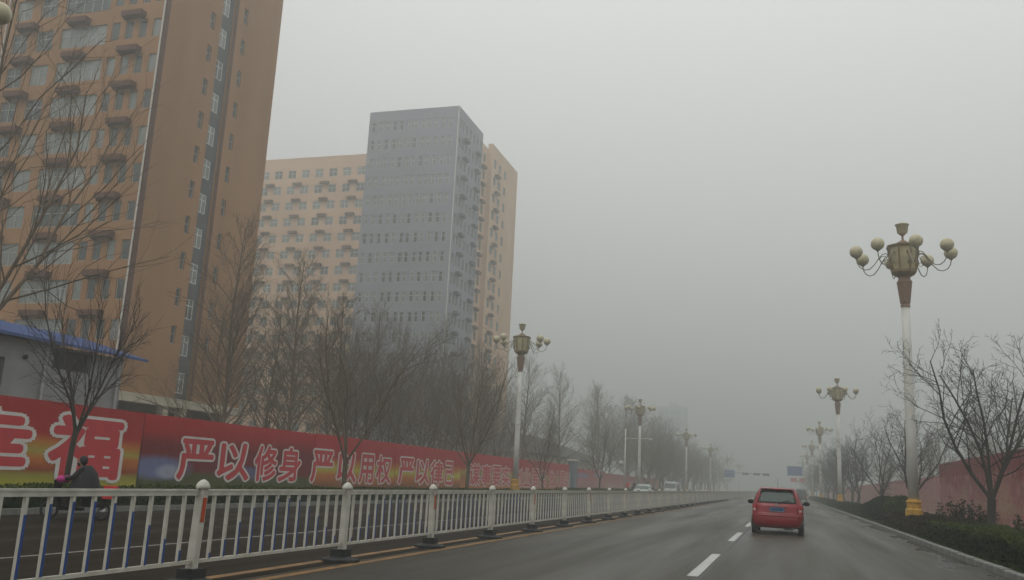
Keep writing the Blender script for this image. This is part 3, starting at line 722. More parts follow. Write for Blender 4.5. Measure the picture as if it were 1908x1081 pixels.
# ================================================================== TREES
def grow(seed, H_, style):
    """returns trunk MB, crown MB"""
    r = random.Random(seed); T = MB(); Cc = MB()
    def walk(p, d, L, n, wob, trop):
        pts = [p.copy()]; d = d.normalized()
        for i in range(n):
            d = (d + Vector((r.gauss(0, wob), r.gauss(0, wob), r.gauss(0, wob) + trop))).normalized()
            p = p + d * (L / n); pts.append(p.copy())
        return pts, d
    def branch(p, d, L, rad, lev, maxlev, trop, nk, ang):
        n = 5 if lev == 1 else (4 if lev == 2 else 3)
        pts, _ = walk(p, d, L, n, 0.13 if lev < 3 else .2, trop)
        end = rad * .3
        rr = [rad + (end - rad) * i / n for i in range(n + 1)]
        Cc.tube(pts, rr, 5 if lev == 1 else 3)
        if lev >= maxlev: return
        k = nk[lev]
        for i in range(k):
            t = (i + r.uniform(.3, 1.0)) / k; t = .18 + .82 * min(t, .99); f = t * n; a = min(int(f), n - 1); q = pts[a].lerp(pts[a + 1], f - a)
            dd = (pts[a + 1] - pts[a]).normalized()
            side = dd.cross(Vector((r.gauss(0, 1), r.gauss(0, 1), r.gauss(0, 1)))).normalized()
            an = R(r.uniform(ang[0], ang[1]))
            nd = dd * cos(an) + side * sin(an)
            branch(q, nd, L * r.uniform(.35, .6) * (1.1 - .45 * t), max(.0085, rr[a] * .5), lev + 1, maxlev, trop, nk, ang)
    if style == 'poplar':
        pts, _ = walk(Vector((0, 0, 0)), Vector((0, 0, 1)), H_, 12, 0.028, .03)
        r0_ = H_ * .0105
        rr = [r0_ * (1 - .9 * (i / 12) ** .9) + .008 for i in range(13)]
        T.tube(pts, rr, 8)
        nb = 44
        for i in range(nb):
            t = .17 + .80 * i / nb; f = t * 12; a = int(f); q = pts[a].lerp(pts[a + 1], f - a)
            az = i * 2.4 + r.uniform(-.5, .5); el = R(r.uniform(35, 58) + 12 * t)
            d = Vector((cos(az) * cos(el), sin(az) * cos(el), sin(el)))
            L = H_ * (.10 + .34 * (1 - t)) * r.uniform(.7, 1.2)
            branch(q, d, L, max(.016, rr[a] * r.uniform(.32, .5)), 1, 3, .05, {1: 10, 2: 5}, (20, 46))
    elif style == 'vase':
        fork = H_ * (r.uniform(.20, .26) if seed < 220 else .36)
        pts, d = walk(Vector((0, 0, 0)), Vector((r.uniform(-.05, .05), r.uniform(-.05, .05), 1)), fork, 4, .04, 0)
        r0_ = H_ * (.0145 if seed < 220 else .021)
        T.tube(pts, [r0_ * 1.25, r0_, r0_ * .95, r0_ * .92, r0_ * .9], 8)
        nl = r.randint(5, 6)
        for i in range(nl):
            az = 2 * pi * i / nl + r.uniform(-.4, .4); el = R(r.uniform(54, 80))
            d = Vector((cos(az) * cos(el), sin(az) * cos(el), sin(el)))
            branch(pts[-1] - Vector((0, 0, r.uniform(0, .3))), d, H_ * r.uniform(.62, .85), r0_ * .44, 1, 3, .05, {1: 15, 2: 7}, (18, 42))
    else:  # open, gnarled fruit-tree habit
        fork = H_ * .20
        pts, d = walk(Vector((0, 0, 0)), Vector((-.04, 0, 1)), fork, 4, .05, 0)
        r0_ = H_ * .020
        T.tube(pts, [r0_ * 1.3, r0_ * 1.05, r0_, r0_ * .95, r0_ * .95], 9)
        nl = 6
        for i in range(nl):
            az = 2 * pi * i / nl + r.uniform(-.3, .3); el = R(r.uniform(42, 74)) if i != 2 else R(84)
            d = Vector((cos(az) * cos(el), sin(az) * cos(el), sin(el)))
            branch(pts[-1] - Vector((0, 0, .05)), d, H_ * r.uniform(.55, .72) * (1.15 if i == 2 else 1), r0_ * .50, 1, 4, .045, {1: 11, 2: 6, 3: 4}, (24, 56))
    return T, Cc
TREES = {}
def tree_kind(key, seed, H_, style, m):
    T, Cc = grow(seed, H_, style)
    TREES[key] = (T.mesh('trunk', m), Cc.mesh('crown', m), H_)
for i in range(5): tree_kind('poplar%d' % i, 100 + i, 15.0, 'poplar', M['bark_pale'])
for i in range(3): tree_kind('vase%d' % i, 200 + i, 9.0, 'vase', M['bark'])
for i in range(3): tree_kind('open%d' % i, 300 + i, 7.5, 'open', M['bark_dark'])
tree_kind('vase0dark', 231, 6.0, 'vase', M['bark_dark'])
tree_kind('bigvase', 212, 15.0, 'vase', M['bark_pale'])
rt_ = random.Random(5)
def tree(key, x, y, h, label, group, z=.05, rz=None, tilt=None, wide=1.0):
    tm, cm, H_ = TREES[key]; s_ = h / H_
    o = thing('bare_tree', label, 'tree', (x, y, z), rt_.uniform(0, 6.28) if rz is None else rz, group)
    o.scale = (s_ * wide, s_ * wide, s_)
    if tilt: o.rotation_euler[0] = tilt
    link('trunk', tm, o); link('crown', cm, o); return o

GP = 'bare poplars behind the left hoarding'
tree('bigvase', -27.4, 23.6, 17.5, 'tallest bare poplar at the left edge, rising in front of the blue-roofed hut', GP, wide=.8, rz=.4)
named = [(-29.3, 42.6, 14.4, 'bare poplar standing before the near tower\'s lower right corner'),
         (-31, 52.5, 15.0, 'second bare poplar right of the near tower\'s edge'),
         (-30.5, 58.5, 13.5, 'bare poplar in front of the peach wing, left of the grey tower'),
         (-31, 64.0, 14.0, 'bare poplar in front of the left edge of the grey tower'),
         (-31, 70.5, 13.6, 'slender bare poplar in front of the middle of the grey tower'),
         (-31, 78.0, 15.0, 'bare poplar in front of the right corner of the grey tower'),
         (-31, 84.5, 13.4, 'bare poplar rising before the recess of the peach east wall'),
         (-31, 92.0, 15.5, 'bare poplar at the right edge of the far peach wall, left of a lamp'),
         (-31, 108.0, 16.4, 'bare poplar just right of the nearest left-hand street lamp'),
         (-31, 128.0, 17.0, 'pair-crowned bare poplar standing clear above the gatehouse roof'),
         (-31, 151.0, 16.6, 'bare poplar midway between the first and second left-hand street lamps')]
for i, (x, y, h, lab) in enumerate(named): tree('poplar%d' % (i % 5), x, y, h, lab, GP)
ORD = 'first second third fourth fifth sixth seventh eighth ninth tenth eleventh twelfth thirteenth fourteenth fifteenth sixteenth seventeenth eighteenth nineteenth twentieth'.split()
ys2 = [53.5, 57.5, 61.5, 66, 71, 76, 82, 88, 95, 102, 113, 122, 137]
for i, y in enumerate(ys2):
    tree('poplar%d' % ((i * 2 + 1) % 5), -36 + rt_.uniform(-1, 1), y, rt_.uniform(11.5, 14.5), ORD[i] + ' from the left among the shorter poplars of the second row behind the hoarding', 'second row of poplars behind the left hoarding', wide=1.1)
ys3 = [56.5, 62, 67.5, 74.5, 81.5, 88.5]
for i, y in enumerate(ys3):
    tree('vase%d' % (i % 3), -28.2 + rt_.uniform(-.6, .6), y, rt_.uniform(9.5, 12), ORD[i] + ' from the left among the bushy bare trees close behind the slogan hoarding', 'bushy trees close behind the hoarding')
yy = 160.0; i = 0
while yy < 430:
    nm = ORD[i] + ' tree along the foggy poplar line beyond the gatehouse' if i < 9 else 'distant bare poplar at the faint far end of the line of trees on the left'
    tree('poplar%d' % (i % 5), -30 + rt_.uniform(-2.5, 1.5), yy, rt_.uniform(13, 18) * (1 if yy < 250 else .85), nm, 'distant foggy trees on the left', wide=1.2)
    if yy < 330: tree('vase%d' % ((i + 2) % 3), -24.0 + rt_.uniform(-1, 1), yy + 3.5, rt_.uniform(9.5, 12.5), (ORD[i] + ' lower tree before the foggy poplar line beyond the gatehouse') if i < 9 else 'lower distant bare tree before the far end of the tree line on the left', 'lower foggy trees on the left', wide=1.2)
    yy += 6.5 if yy < 240 else 12; i += 1
GV = 'bare street trees on the left verge'
tree('vase0dark', -19.2, 20.9, 5.9, 'near-black bare street tree in front of the large slogan character at far left', GV, rz=2.2, wide=.68)
tree('vase1', -19.2, 37.8, 8.6, 'bare street tree standing in front of the middle of the slogan hoarding', GV, rz=1)
tree('vase2', -19.2, 54.4, 8.6, 'bare street tree just left of the nearest left-hand lamp post', GV)
tree('vase0', -19.2, 73.4, 6.4, 'small bare street tree just right of the nearest left-hand lamp post', GV)
tree('vase1', -19.2, 97.5, 7.8, 'bare street tree in front of the blue and pink part of the hoarding', GV)
for k, y in enumerate((132, 150, 168, 186, 204, 222, 240, 262, 285, 310)):
    tree('vase%d' % (k % 3), -19.2, y, rt_.uniform(7, 8.5), ORD[k] + ' verge tree on the left beyond the camera pole, getting fainter in fog', 'distant street trees on the left verge')
GR = 'bare trees on the right verge'
tree('open0', 6.6, 34.6, 7.2, 'large dark bare tree with gnarled limbs right of the nearest right-hand lamp post', GR, rz=2.2)
tree('open1', 7.0, 56.5, 6.4, 'bare tree directly behind the nearest right-hand lamp post', GR, rz=.3)
tree('open2', 7.0, 75.0, 6.6, 'bare tree between the round green bushes and the pink hoarding', GR, rz=4.1)
tree('open1', 6.8, 97, 7.2, 'bare tree just right of the second right-hand lamp post', GR, rz=3.3)
for k, y in enumerate((112, 124, 136, 148, 160, 172, 186, 200, 216, 234, 255, 280)):
    tree('open%d' % (k % 3), 6.8 + rt_.uniform(-.5, .5), y, rt_.uniform(6.8, 8.2), ORD[k] + ' bare tree on the right verge beyond the second lamp', 'distant bare trees on the right verge')
GW = 'thin poplars behind the right hoarding'
tree('poplar2', 13.5, 42.0, 12.5, 'thin bare poplar behind the pink hoarding, cut by the right edge of the photo', GW)
tree('poplar4', 14.0, 48.5, 12.0, 'thin bare poplar just inside the right edge, behind the gnarled tree', GW)
for k, y in enumerate((56, 64, 73, 82, 92, 103, 115, 128, 142, 158)):
    tree('poplar%d' % (k % 5), 14.5 + rt_.uniform(-1, 1), y, rt_.uniform(7.0, 8.5), ORD[k] + ' low poplar, counted from the right edge, in the row behind the pink hoarding', 'foggy row behind the right hoarding')

# ================================================================== HEDGES, BUSHES
def leafy(mb, pts, s, rng, mi=0):
    vs = []; fs = []
    for p in pts:
        a = Vector((rng.gauss(0, 1), rng.gauss(0, 1), rng.gauss(0, 1))).normalized(); b = a.cross(Vector((rng.gauss(0, 1), rng.gauss(0, 1), rng.gauss(0, 1)))).normalized()
        q = s * rng.uniform(.6, 1.3); i = len(vs); p = Vector(p)
        vs += [p - a * q, p + b * q * .55, p + a * q, p - b * q * .55]; fs.append((i, i + 1, i + 2, i + 3))
    mb.add(vs, fs, mi)
def hedge(name, label, x0, x1, y0, y1, h, dens, s, mtop, mside, seed, cat='hedge', z0=.1):
    r = random.Random(seed); root = thing(name, label, cat, ((x0 + x1) / 2, y0, z0))
    cx = (x0 + x1) / 2; hw = (x1 - x0) / 2; L = y1 - y0
    core = MB(); n_ = max(2, int(L / 1.0)); vs = []; fs = []
    for i in range(n_ + 1):
        y = L * i / n_; k = h * (.84 + .07 * sin(y * 1.3 + seed)); q = hw * (.86 + .06 * sin(y * .9))
        vs += [(-q, y, 0), (-q * .95, y, k * .92), (0, y, k), (q * .95, y, k * .92), (q, y, 0)]
    for i in range(n_):
        for k in range(4): a = 5 * i + k; fs.append((a, a + 5, a + 6, a + 1))
    fs += [(0, 1, 2, 3, 4), tuple(5 * n_ + k for k in (4, 3, 2, 1, 0))]
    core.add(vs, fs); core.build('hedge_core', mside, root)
    t_, s_ = [], []
    for _ in range(int(L * hw * 2 * dens)):
        y = r.uniform(0, L); t_.append((r.uniform(-hw, hw), y, h * (.93 + .08 * sin(y * 1.3 + seed) + r.uniform(-.08, .09))))
    for _ in range(int(L * h * 2 * dens * .8)):
        y = r.uniform(0, L); sd_ = r.choice((-1, 1)); s_.append((sd_ * hw * r.uniform(.86, 1.06), y, r.uniform(0, h)))
    for _ in range(int(h * 2 * hw * dens * 1.2)): s_.append((r.uniform(-hw, hw), r.uniform(-.08, .06), r.uniform(0, h)))
    a = MB(); leafy(a, t_, s, r); o = a.build('top_foliage', mtop, root); o['kind'] = 'stuff'  # brighter top material carries the light from above in its colour
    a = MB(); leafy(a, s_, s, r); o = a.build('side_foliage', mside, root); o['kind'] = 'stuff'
hedge('clipped_hedge', 'low yellow-green clipped hedge along the right kerb in the near corner', 4.35, 6.5, 13.5, 33.0, .55, 620, .045, M['leaf_top'], M['leaf'], 3)
hedge('clipped_hedge', 'low reddish clipped hedge at the foot of the nearest right-hand lamp post', 4.35, 6.2, 34.0, 46.0, .62, 520, .05, M['leaf_red'], M['leaf_red'], 5)
hedge('clipped_hedge', 'long low dark hedge beside the right kerb beyond the round bushes', 4.4, 5.9, 62, 190, .6, 60, .08, M['leaf'], M['leaf'], 8)
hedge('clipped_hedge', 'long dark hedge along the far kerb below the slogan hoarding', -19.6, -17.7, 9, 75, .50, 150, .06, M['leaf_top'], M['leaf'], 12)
hedge('clipped_hedge', 'far foggy stretch of hedge along the left verge near the parked vehicles', -19.6, -17.8, 79, 190, .62, 45, .09, M['leaf_top'], M['leaf'], 13)
def bush(label, x, y, r_, h, seed, m, dens=900, s=.05):
    r = random.Random(seed); root = thing('round_bush', label, 'bush', (x, y, .1), 0, 'round clipped bushes on the right verge')
    core = MB(); core.sphere((0, 0, h * .45), 1, 12, 8, sz=(r_ * .85, r_ * .85, h * .48)); core.build('bush_core', m, root)
    pts = []
    for _ in range(int(dens * r_ * h * 6)):
        d = Vector((r.gauss(0, 1), r.gauss(0, 1), r.gauss(0, 1))).normalized(); q = r.uniform(.84, 1.1)
        pts.append((d.x * r_ * q, d.y * r_ * q, max(.02, h * .48 + d.z * h * .5 * q)))
    a = MB(); leafy(a, pts, s, r); o = a.build('foliage', m, root); o['kind'] = 'stuff'
bush('round dark green bush left of the pair, nearer the second right-hand lamp', 4.95, 51.5, .8, 1.3, 21, M['leaf'])
bush('round green bush right of the pair, nearest the lamp\'s yellow base', 5.3, 47.6, .8, 1.35, 22, M['leaf_top'])
bush('smaller low bush beyond the pair of round bushes beside the kerb', 4.9, 57, .7, 1.0, 23, M['leaf'])
# leafless shrub with upright dark stems
def shrub(label, x, y, n_, h, seed, sp=.7):
    r = random.Random(seed); root = thing('stemmy_shrub', label, 'shrub', (x, y, .1), 0, 'shrubs beside the right-hand lamp'); st = MB(); lf = MB(); lp = []
    for _ in range(n_):
        a = r.uniform(0, 6.28); q = r.uniform(0, sp); hh = h * r.uniform(.6, 1.1); b = Vector((q * .5 * cos(a), q * .5 * sin(a), 0)); t = Vector((q * cos(a), q * sin(a), hh))
        st.tube([b, b.lerp(t, .5) + Vector((r.uniform(-.05, .05), r.uniform(-.05, .05), 0)), t], [.016, .012, .006], 3)
        for _ in range(26): lp.append(b.lerp(t, r.uniform(.25, 1.02)) + Vector((r.gauss(0, .05), r.gauss(0, .05), 0)))
    st.build('stems', M['bark_dark'], root); leafy(lf, lp, .05, r); o = lf.build('leaves', M['leaf'], root); o['kind'] = 'stuff'
shrub('dark shrub with upright stems just right of the nearest lamp\'s yellow base', 5.9, 36.2, 34, 1.25, 31)
shrub('dark shrub with upright stems left of the gnarled tree trunk', 6.4, 35.2, 30, 1.1, 32, .6)
shrub('low dark shrub right of the gnarled tree trunk near the photo edge', 7.7, 34.0, 26, .9, 33, .8)
# grass
def grass(name, x0, x1, y0, y1, n_, seed, m):
    r = random.Random(seed); mb = MB(); vs = []; fs = []
    for _ in range(n_):
        x, y = r.uniform(x0, x1), r.uniform(y0, y1); h = r.uniform(.04, .13); a = r.uniform(0, 3.14); i = len(vs)
        vs += [(x - .012 * cos(a), y - .012 * sin(a), .1), (x + .012 * cos(a), y + .012 * sin(a), .1), (x + r.gauss(0, .03), y + r.gauss(0, .03), .1 + h)]; fs.append((i, i + 1, i + 2))
    mb.add(vs, fs); o = mb.build(name, m); o['kind'] = 'stuff'; o['label'] = 'short green grass growing on the right verge' if x0 > 0 else 'short green grass growing on the left verge'; o['category'] = 'grass'
grass('grass', 4.2, 8.5, 14, 70, 42000, 41, M['leaf_top'])
grass('grass', -21.9, -17.5, 14, 60, 22000, 42, M['leaf_top'])

# ================================================================== STREET LAMPS
def lamp_protos():
    d = {}
    b = MB(); b.frust(0, 0, [(.36,0),(.36,.5),(.33,.52),(.33,.95),(.27,1.0),(.27,1.2),(.30,1.22),(.30,1.27),(.22,1.3),(.22,1.36)], 8, ph=pi/8); d['base'] = (b.mesh('base', M['yellow']),)
    b = MB(); b.frust(0, 0, [(.205,1.35),(.19,4),(.17,7),(.155,8.98)], 16, smooth=True); d['pole'] = (b.mesh('pole', M['white']),)
    b = MB(); b.frust(0, 0, [(.19,8.93),(.19,9.02),(.17,9.05),(.20,9.1),(.30,9.92),(.315,9.96),(.24,10.08),(.23,10.2)], 8, ph=pi/8); d['taper'] = (b.mesh('tapered_collar', M['lamp_brown']),)
    b = MB(); b.frust(0, 0, [(.23,10.17),(.45,10.3),(.50,10.36),(.50,10.46),(.46,10.47)], 8, ph=pi/8)
    b.frust(0, 0, [(.56,11.38),(.64,11.40),(.67,11.47),(.62,11.50),(.3,11.56)], 8, ph=pi/8)
    for k in range(8):
        a = pi / 8 + k * pi / 4; ca, sa = cos(a), sin(a)
        b.tube([(.47*ca,.47*sa,10.44),(.53*ca,.53*sa,10.8),(.59*ca,.59*sa,11.4)], [.05,.035,.045], 4)
        b.tube([(.50*ca,.50*sa,10.5),(.56*ca,.56*sa,10.7),(.545*ca,.545*sa,10.95),(.60*ca,.60*sa,11.2)], [.02,.06,.02,.05], 4)
    d['lantern'] = (b.mesh('lantern_frame', M['lamp_gold']),)
    b = MB(); b.frust(0, 0, [(.455,10.46),(.53,10.95),(.575,11.39)], 8, ph=pi/8); d['panel'] = (b.mesh('lantern_glass', M['lamp_panel']),)
    b = MB(); b.frust(0, 0, [(.3,11.55),(.26,11.62),(.13,11.7),(.05,11.74),(.04,11.9),(.06,11.93),(.14,12.0)], 10, smooth=True); d['cap'] = (b.mesh('cap', M['lamp_brown']),)
    b = MB(); b.frust(0, 0, [(.10,11.97),(.20,12.05),(.235,12.35),(.28,12.37),(.28,12.41),(.1,12.44),(.04,12.5)], 12, smooth=True); d['cup'] = (b.mesh('top_lamp', M['lamp_tan']),)
    b = MB(); pts = []
    ctrl = [(.57,11.08),(.68,11.17),(.82,11.12),(.98,10.92),(1.14,10.68),(1.32,10.50),(1.52,10.46),(1.70,10.56),(1.81,10.74),(1.84,10.93)]
    b.tube([(x, 0, z) for x, z in ctrl], .022, 5)
    ct2 = [(.55,10.72),(.66,10.62),(.76,10.70),(.74,10.84),(.64,10.95),(.70,11.06),(.84,11.04),(.98,10.9)]
    b.tube([(x, 0, z) for x, z in ct2], .016, 4)
    b.frust(1.84, 0, [(.03,10.90),(.05,10.93),(.12,11.0)], 8, smooth=True)
    d['arm'] = (b.mesh('arm', M['lamp_metal']),)
    b = MB(); b.sphere((1.84, 0, 11.22), .262, 16, 10); d['globe'] = (b.mesh('globe', M['lamp_tan']),)
    return d
LP = lamp_protos()
def street_lamp(x, y, label, ph, group, skip=(), s=1.0, z=.1):
    L = thing('street_lamp', label, 'street lamp', (x, y, z - .1), 0, group)
    for k, nm in (('base','base'),('pole','pole'),('taper','tapered_collar'),('cap','cap'),('cup','top_lamp')): link(nm, LP[k][0], L)
    lf = link('lantern', LP['lantern'][0], L); link('lantern_glass', LP['panel'][0], lf)
    for k in range(8):
        if k in skip: continue
        a = link('arm', LP['arm'][0], L, (0, 0, 0), R(ph) - k * pi / 4); link('globe', LP['globe'][0], a)
    L.rotation_euler = (R(.0), 0, 0); return L
GL = 'ornate street lamps along both verges'
street_lamp(4.75, 38.6, 'nearest ornate street lamp on the right, tallest in view', 8, GL)
rl = ['second ornate street lamp on the right verge', 'third ornate street lamp on the right verge', 'fourth ornate street lamp on the right verge, in fog']
for k, y in enumerate((92.5, 150.0, 206.0)): street_lamp(4.95 + .3 * k, y, rl[k], 20 + 13 * k, GL)
street_lamp(-18.2, 61.8, 'nearest complete street lamp on the left, in front of the peach building edge', 16.4, GL, skip=(2,))
ll = ['second complete street lamp on the left verge, behind the camera pole', 'third complete street lamp on the left verge', 'fourth complete street lamp on the left verge, faint in fog']
for k, y in enumerate((118.5, 177.5, 237)): street_lamp(-18.2, y, ll[k], 3 + 17 * k, GL)
for y in (263, 322): street_lamp(5.8, y, ('fifth' if y < 300 else 'sixth') + ' street lamp on the right verge, a faint shape in fog', 10, 'far foggy lamps on the right')
for y in (314, 396): street_lamp(-18.6, y, ('fifth' if y < 350 else 'sixth') + ' complete street lamp on the left verge, a faint shape in fog', 10, 'far foggy lamps on the left')
street_lamp(-18.35, 13.15, 'street lamp at the upper left edge, only one globe in view', 45, GL, z=.1)

# ================================================================== MEDIAN BARRIER
bar_root = thing('median_barrier', 'white metal median barrier with blue strips and black rubber feet', 'barrier', (-6.65, 0, 0))
P0, PS, NP = 9.39 - 2 * 3.76, 3.76, 60
s = MB(); s.box(-.05, .05, -.05, .05, .05, 1.10)
post_me = s.mesh('post', M['barrier'])
s = MB(); s.frust(0, 0, [(.075,1.10),(.085,1.115),(.08,1.14),(.06,1.175),(.03,1.20),(.004,1.21)], 12, smooth=True); cap_me = s.mesh('post_cap', M['barrier'])
s = MB(); s.frust(0, 0, [(.30,0.005),(.30,.045),(.26,.06),(.14,.085)], 8, ph=pi/8); s.box(-.11, .11, -.13, .13, .08, .19); foot_me = s.mesh('foot', M['rubber'])
s = MB(); s.box(.051, .062, -.035, .025, .72, 1.0); refl_me = s.mesh('reflector', M['orange'])
s = MB(); s.box(-.022, .022, .052, PS - .052, 1.02, 1.09); s.box(-.03, .03, .052, PS - .052, 1.068, 1.092); rail_me = s.mesh('top_rail', M['barrier'])
s = MB(); s.box(-.02, .02, .052, PS - .052, .245, .285); rail2_me = s.mesh('bottom_rail', M['barrier'])
s = MB(); s.box(-.018, .018, -.018, .018, .286, 1.02); bar_me = s.mesh('bar', M['barrier'])
heights = [.06, .20, .40, .57, .66, .68, .68, .66, .57, .42, .26, .12]
strips = []
for h in heights:
    s = MB(); s.box(.019, .022, -.016, .016, .29, .29 + h * 1.0); strips.append(s.mesh('blue_strip', M['blue_strip']))
rb = random.Random(3); nb = 0; far_bars = MB(); far_str = MB()
for k in range(NP):
    y = P0 + PS * k
    if k < 30:
        p = link('post', post_me, bar_root, (rb.uniform(-.02, .02), y, 0)); p.rotation_euler = (rb.gauss(0, .008), rb.gauss(0, .01), 0)
        link('post_cap', cap_me, p); link('foot', foot_me, bar_root, (0, y, 0), rb.uniform(-.1, .1))
        if k % 2 == 0: link('reflector', refl_me, p)
    else:
        far_bars.box(-.05, .05, y - .05, y + .05, .05, 1.2)
        far_bars.box(-.06, .06, y - .06, y + .06, 1.1, 1.15)
    if k < 30:
        link('top_rail', rail_me, bar_root, (0, y, 0)); link('bottom_rail', rail2_me, bar_root, (0, y, 0))
    else:
        far_bars.box(-.03, .03, y + .05, y + PS - .05, 1.02, 1.09); far_bars.box(-.02, .02, y + .05, y + PS - .05, .245, .285)
    for i in range(12):
        by_ = y + PS * (i + 1) / 13
        if nb < 290:
            b_ = link('bar', bar_me, bar_root, (0, by_, 0)); link('blue_strip', strips[i], b_); nb += 1
        else:
            far_bars.box(-.018, .018, by_ - .018, by_ + .018, .286, 1.02)
            far_str.box(.019, .022, by_ - .016, by_ + .016, .29, .29 + heights[i])
o = far_bars.build('far_bars', M['barrier'], bar_root); o['kind'] = 'stuff'
o = far_str.build('far_blue_strips', M['blue_strip'], bar_root); o['kind'] = 'stuff'

# ================================================================== VEHICLES
def body_mesh(slices, n=40):
    """slices: (z, y_rear, y_front, halfwidth, exponent)"""
    mb = MB(); vs = []; fs = []
    for z, ya, yb, hw, e in slices:
        cy_, hy = (ya + yb) / 2, (yb - ya) / 2
        for k in range(n):
            t = 2 * pi * k / n; c, s_ = cos(t), sin(t)
            vs.append((hw * math.copysign(abs(c) ** (2 / e), c), cy_ + hy * math.copysign(abs(s_) ** (2 / e), s_), z))
    for i in range(len(slices) - 1):
        for k in range(n): a = i * n + k; b = i * n + (k + 1) % n; fs.append((a, b, b + n, a + n))
    mb.add(vs, fs, 0, True)
    L = (len(slices) - 1) * n
    mb.f.append(tuple(reversed(range(n)))); mb.m.append(0); mb.sm.append(False)
    mb.f.append(tuple(L + k for k in range(n))); mb.m.append(0); mb.sm.append(True)
    return mb
def interp(slices, z):
    for a, b in zip(slices, slices[1:]):
        if a[0] <= z <= b[0]:
            t = (z - a[0]) / (b[0] - a[0]); return [a[i] + (b[i] - a[i]) * t for i in range(5)]
    return list(slices[-1])
def y_at(slices, x, z, rear=True):
    _, ya, yb, hw, e = interp(slices, z); cy_, hy = (ya + yb) / 2, (yb - ya) / 2
    q = max(0, 1 - min(1, abs(x) / hw) ** e) ** (1 / e); return cy_ - hy * q if rear else cy_ + hy * q
def x_at(slices, y, z):
    _, ya, yb, hw, e = interp(slices, z); cy_, hy = (ya + yb) / 2, (yb - ya) / 2
    return hw * max(0, 1 - min(1, abs(y - cy_) / hy) ** e) ** (1 / e)
def patch_end(slices, zs, xfn, off=.006, rear=True, nx=14, thick=.012):
    mb = MB(); vs = []; fs = []; s_ = -1 if rear else 1
    for z in zs:
        a, b = xfn(z)
        for k in range(nx + 1):
            x = a + (b - a) * k / nx; vs.append((x, y_at(slices, x, z, rear) + s_ * off, z))
    for i in range(len(zs) - 1):
        for k in range(nx):
            q = i * (nx + 1) + k; f = (q, q + 1, q + nx + 2, q + nx + 1); fs.append(f if rear else f[::-1])
    mb.add(vs, fs, 0, True); return mb
def patch_side(slices, pts, off=.006, side=1, n=10):
    """pts: (z, y0, y1) rows"""
    mb = MB(); vs = []; fs = []
    for z, a, b in pts:
        for k in range(n + 1):
            y = a + (b - a) * k / n; vs.append((side * (x_at(slices, y, z) + off), y, z))
    for i in range(len(pts) - 1):
        for k in range(n):
            q = i * (n + 1) + k; f = (q, q + 1, q + n + 2, q + n + 1); fs.append(f if side > 0 else f[::-1])
    mb.add(vs, fs, 0, True); return mb
def wheels(root, ys, hw, r_=.30, w=.19):
    t = MB(); t.tube([(-w/2,0,0),(-w*.42,0,0),(w*.42,0,0),(w/2,0,0)], [r_*.93, r_, r_, r_*.93], 24, cap=True); tm = t.mesh('tyre', M['tyre'])
    h = MB(); h.tube([(w*.50,0,0),(w*.53,0,0)], [r_*.62, r_*.58], 16, cap=True)
    for k in range(5):
        a = 2 * pi * k / 5; h.tube([(w*.545,0,0),(w*.545,r_*.55*cos(a),r_*.55*sin(a))], [.03,.025], 4)
    hm = h.mesh('rim', M['rim'])
    for y in ys:
        for sd_ in (1, -1):
            wl = link('wheel', None, root, (sd_ * (hw - w / 2), y, r_)); wl.rotation_euler = (0, 0, 0 if sd_ > 0 else pi)
            link('tyre', tm, wl); link('rim', hm, wl)
def well_shades(root, S, ys, r_=.345):
    for y in ys:
        for sd_ in (1, -1):
            mb = MB(); vs = []; n = 14
            x = sd_ * (max(x_at(S, y, .4), x_at(S, y + .2, .3)) + .004)
            vs.append((x, y, .27))
            for k in range(n + 1):
                a = pi * k / n; zz = .27 + r_ * sin(a); yy_ = y + r_ * cos(a); vs.append((sd_ * (x_at(S, yy_, max(.28, zz)) + .004), yy_, zz))
            mb.add(vs, [((0, k + 1, k + 2) if sd_ > 0 else (0, k + 2, k + 1)) for k in range(n)]); mb.build('wheel_well_shade', M['black'], root)  # black patch on the body stands in for wheel-well shade
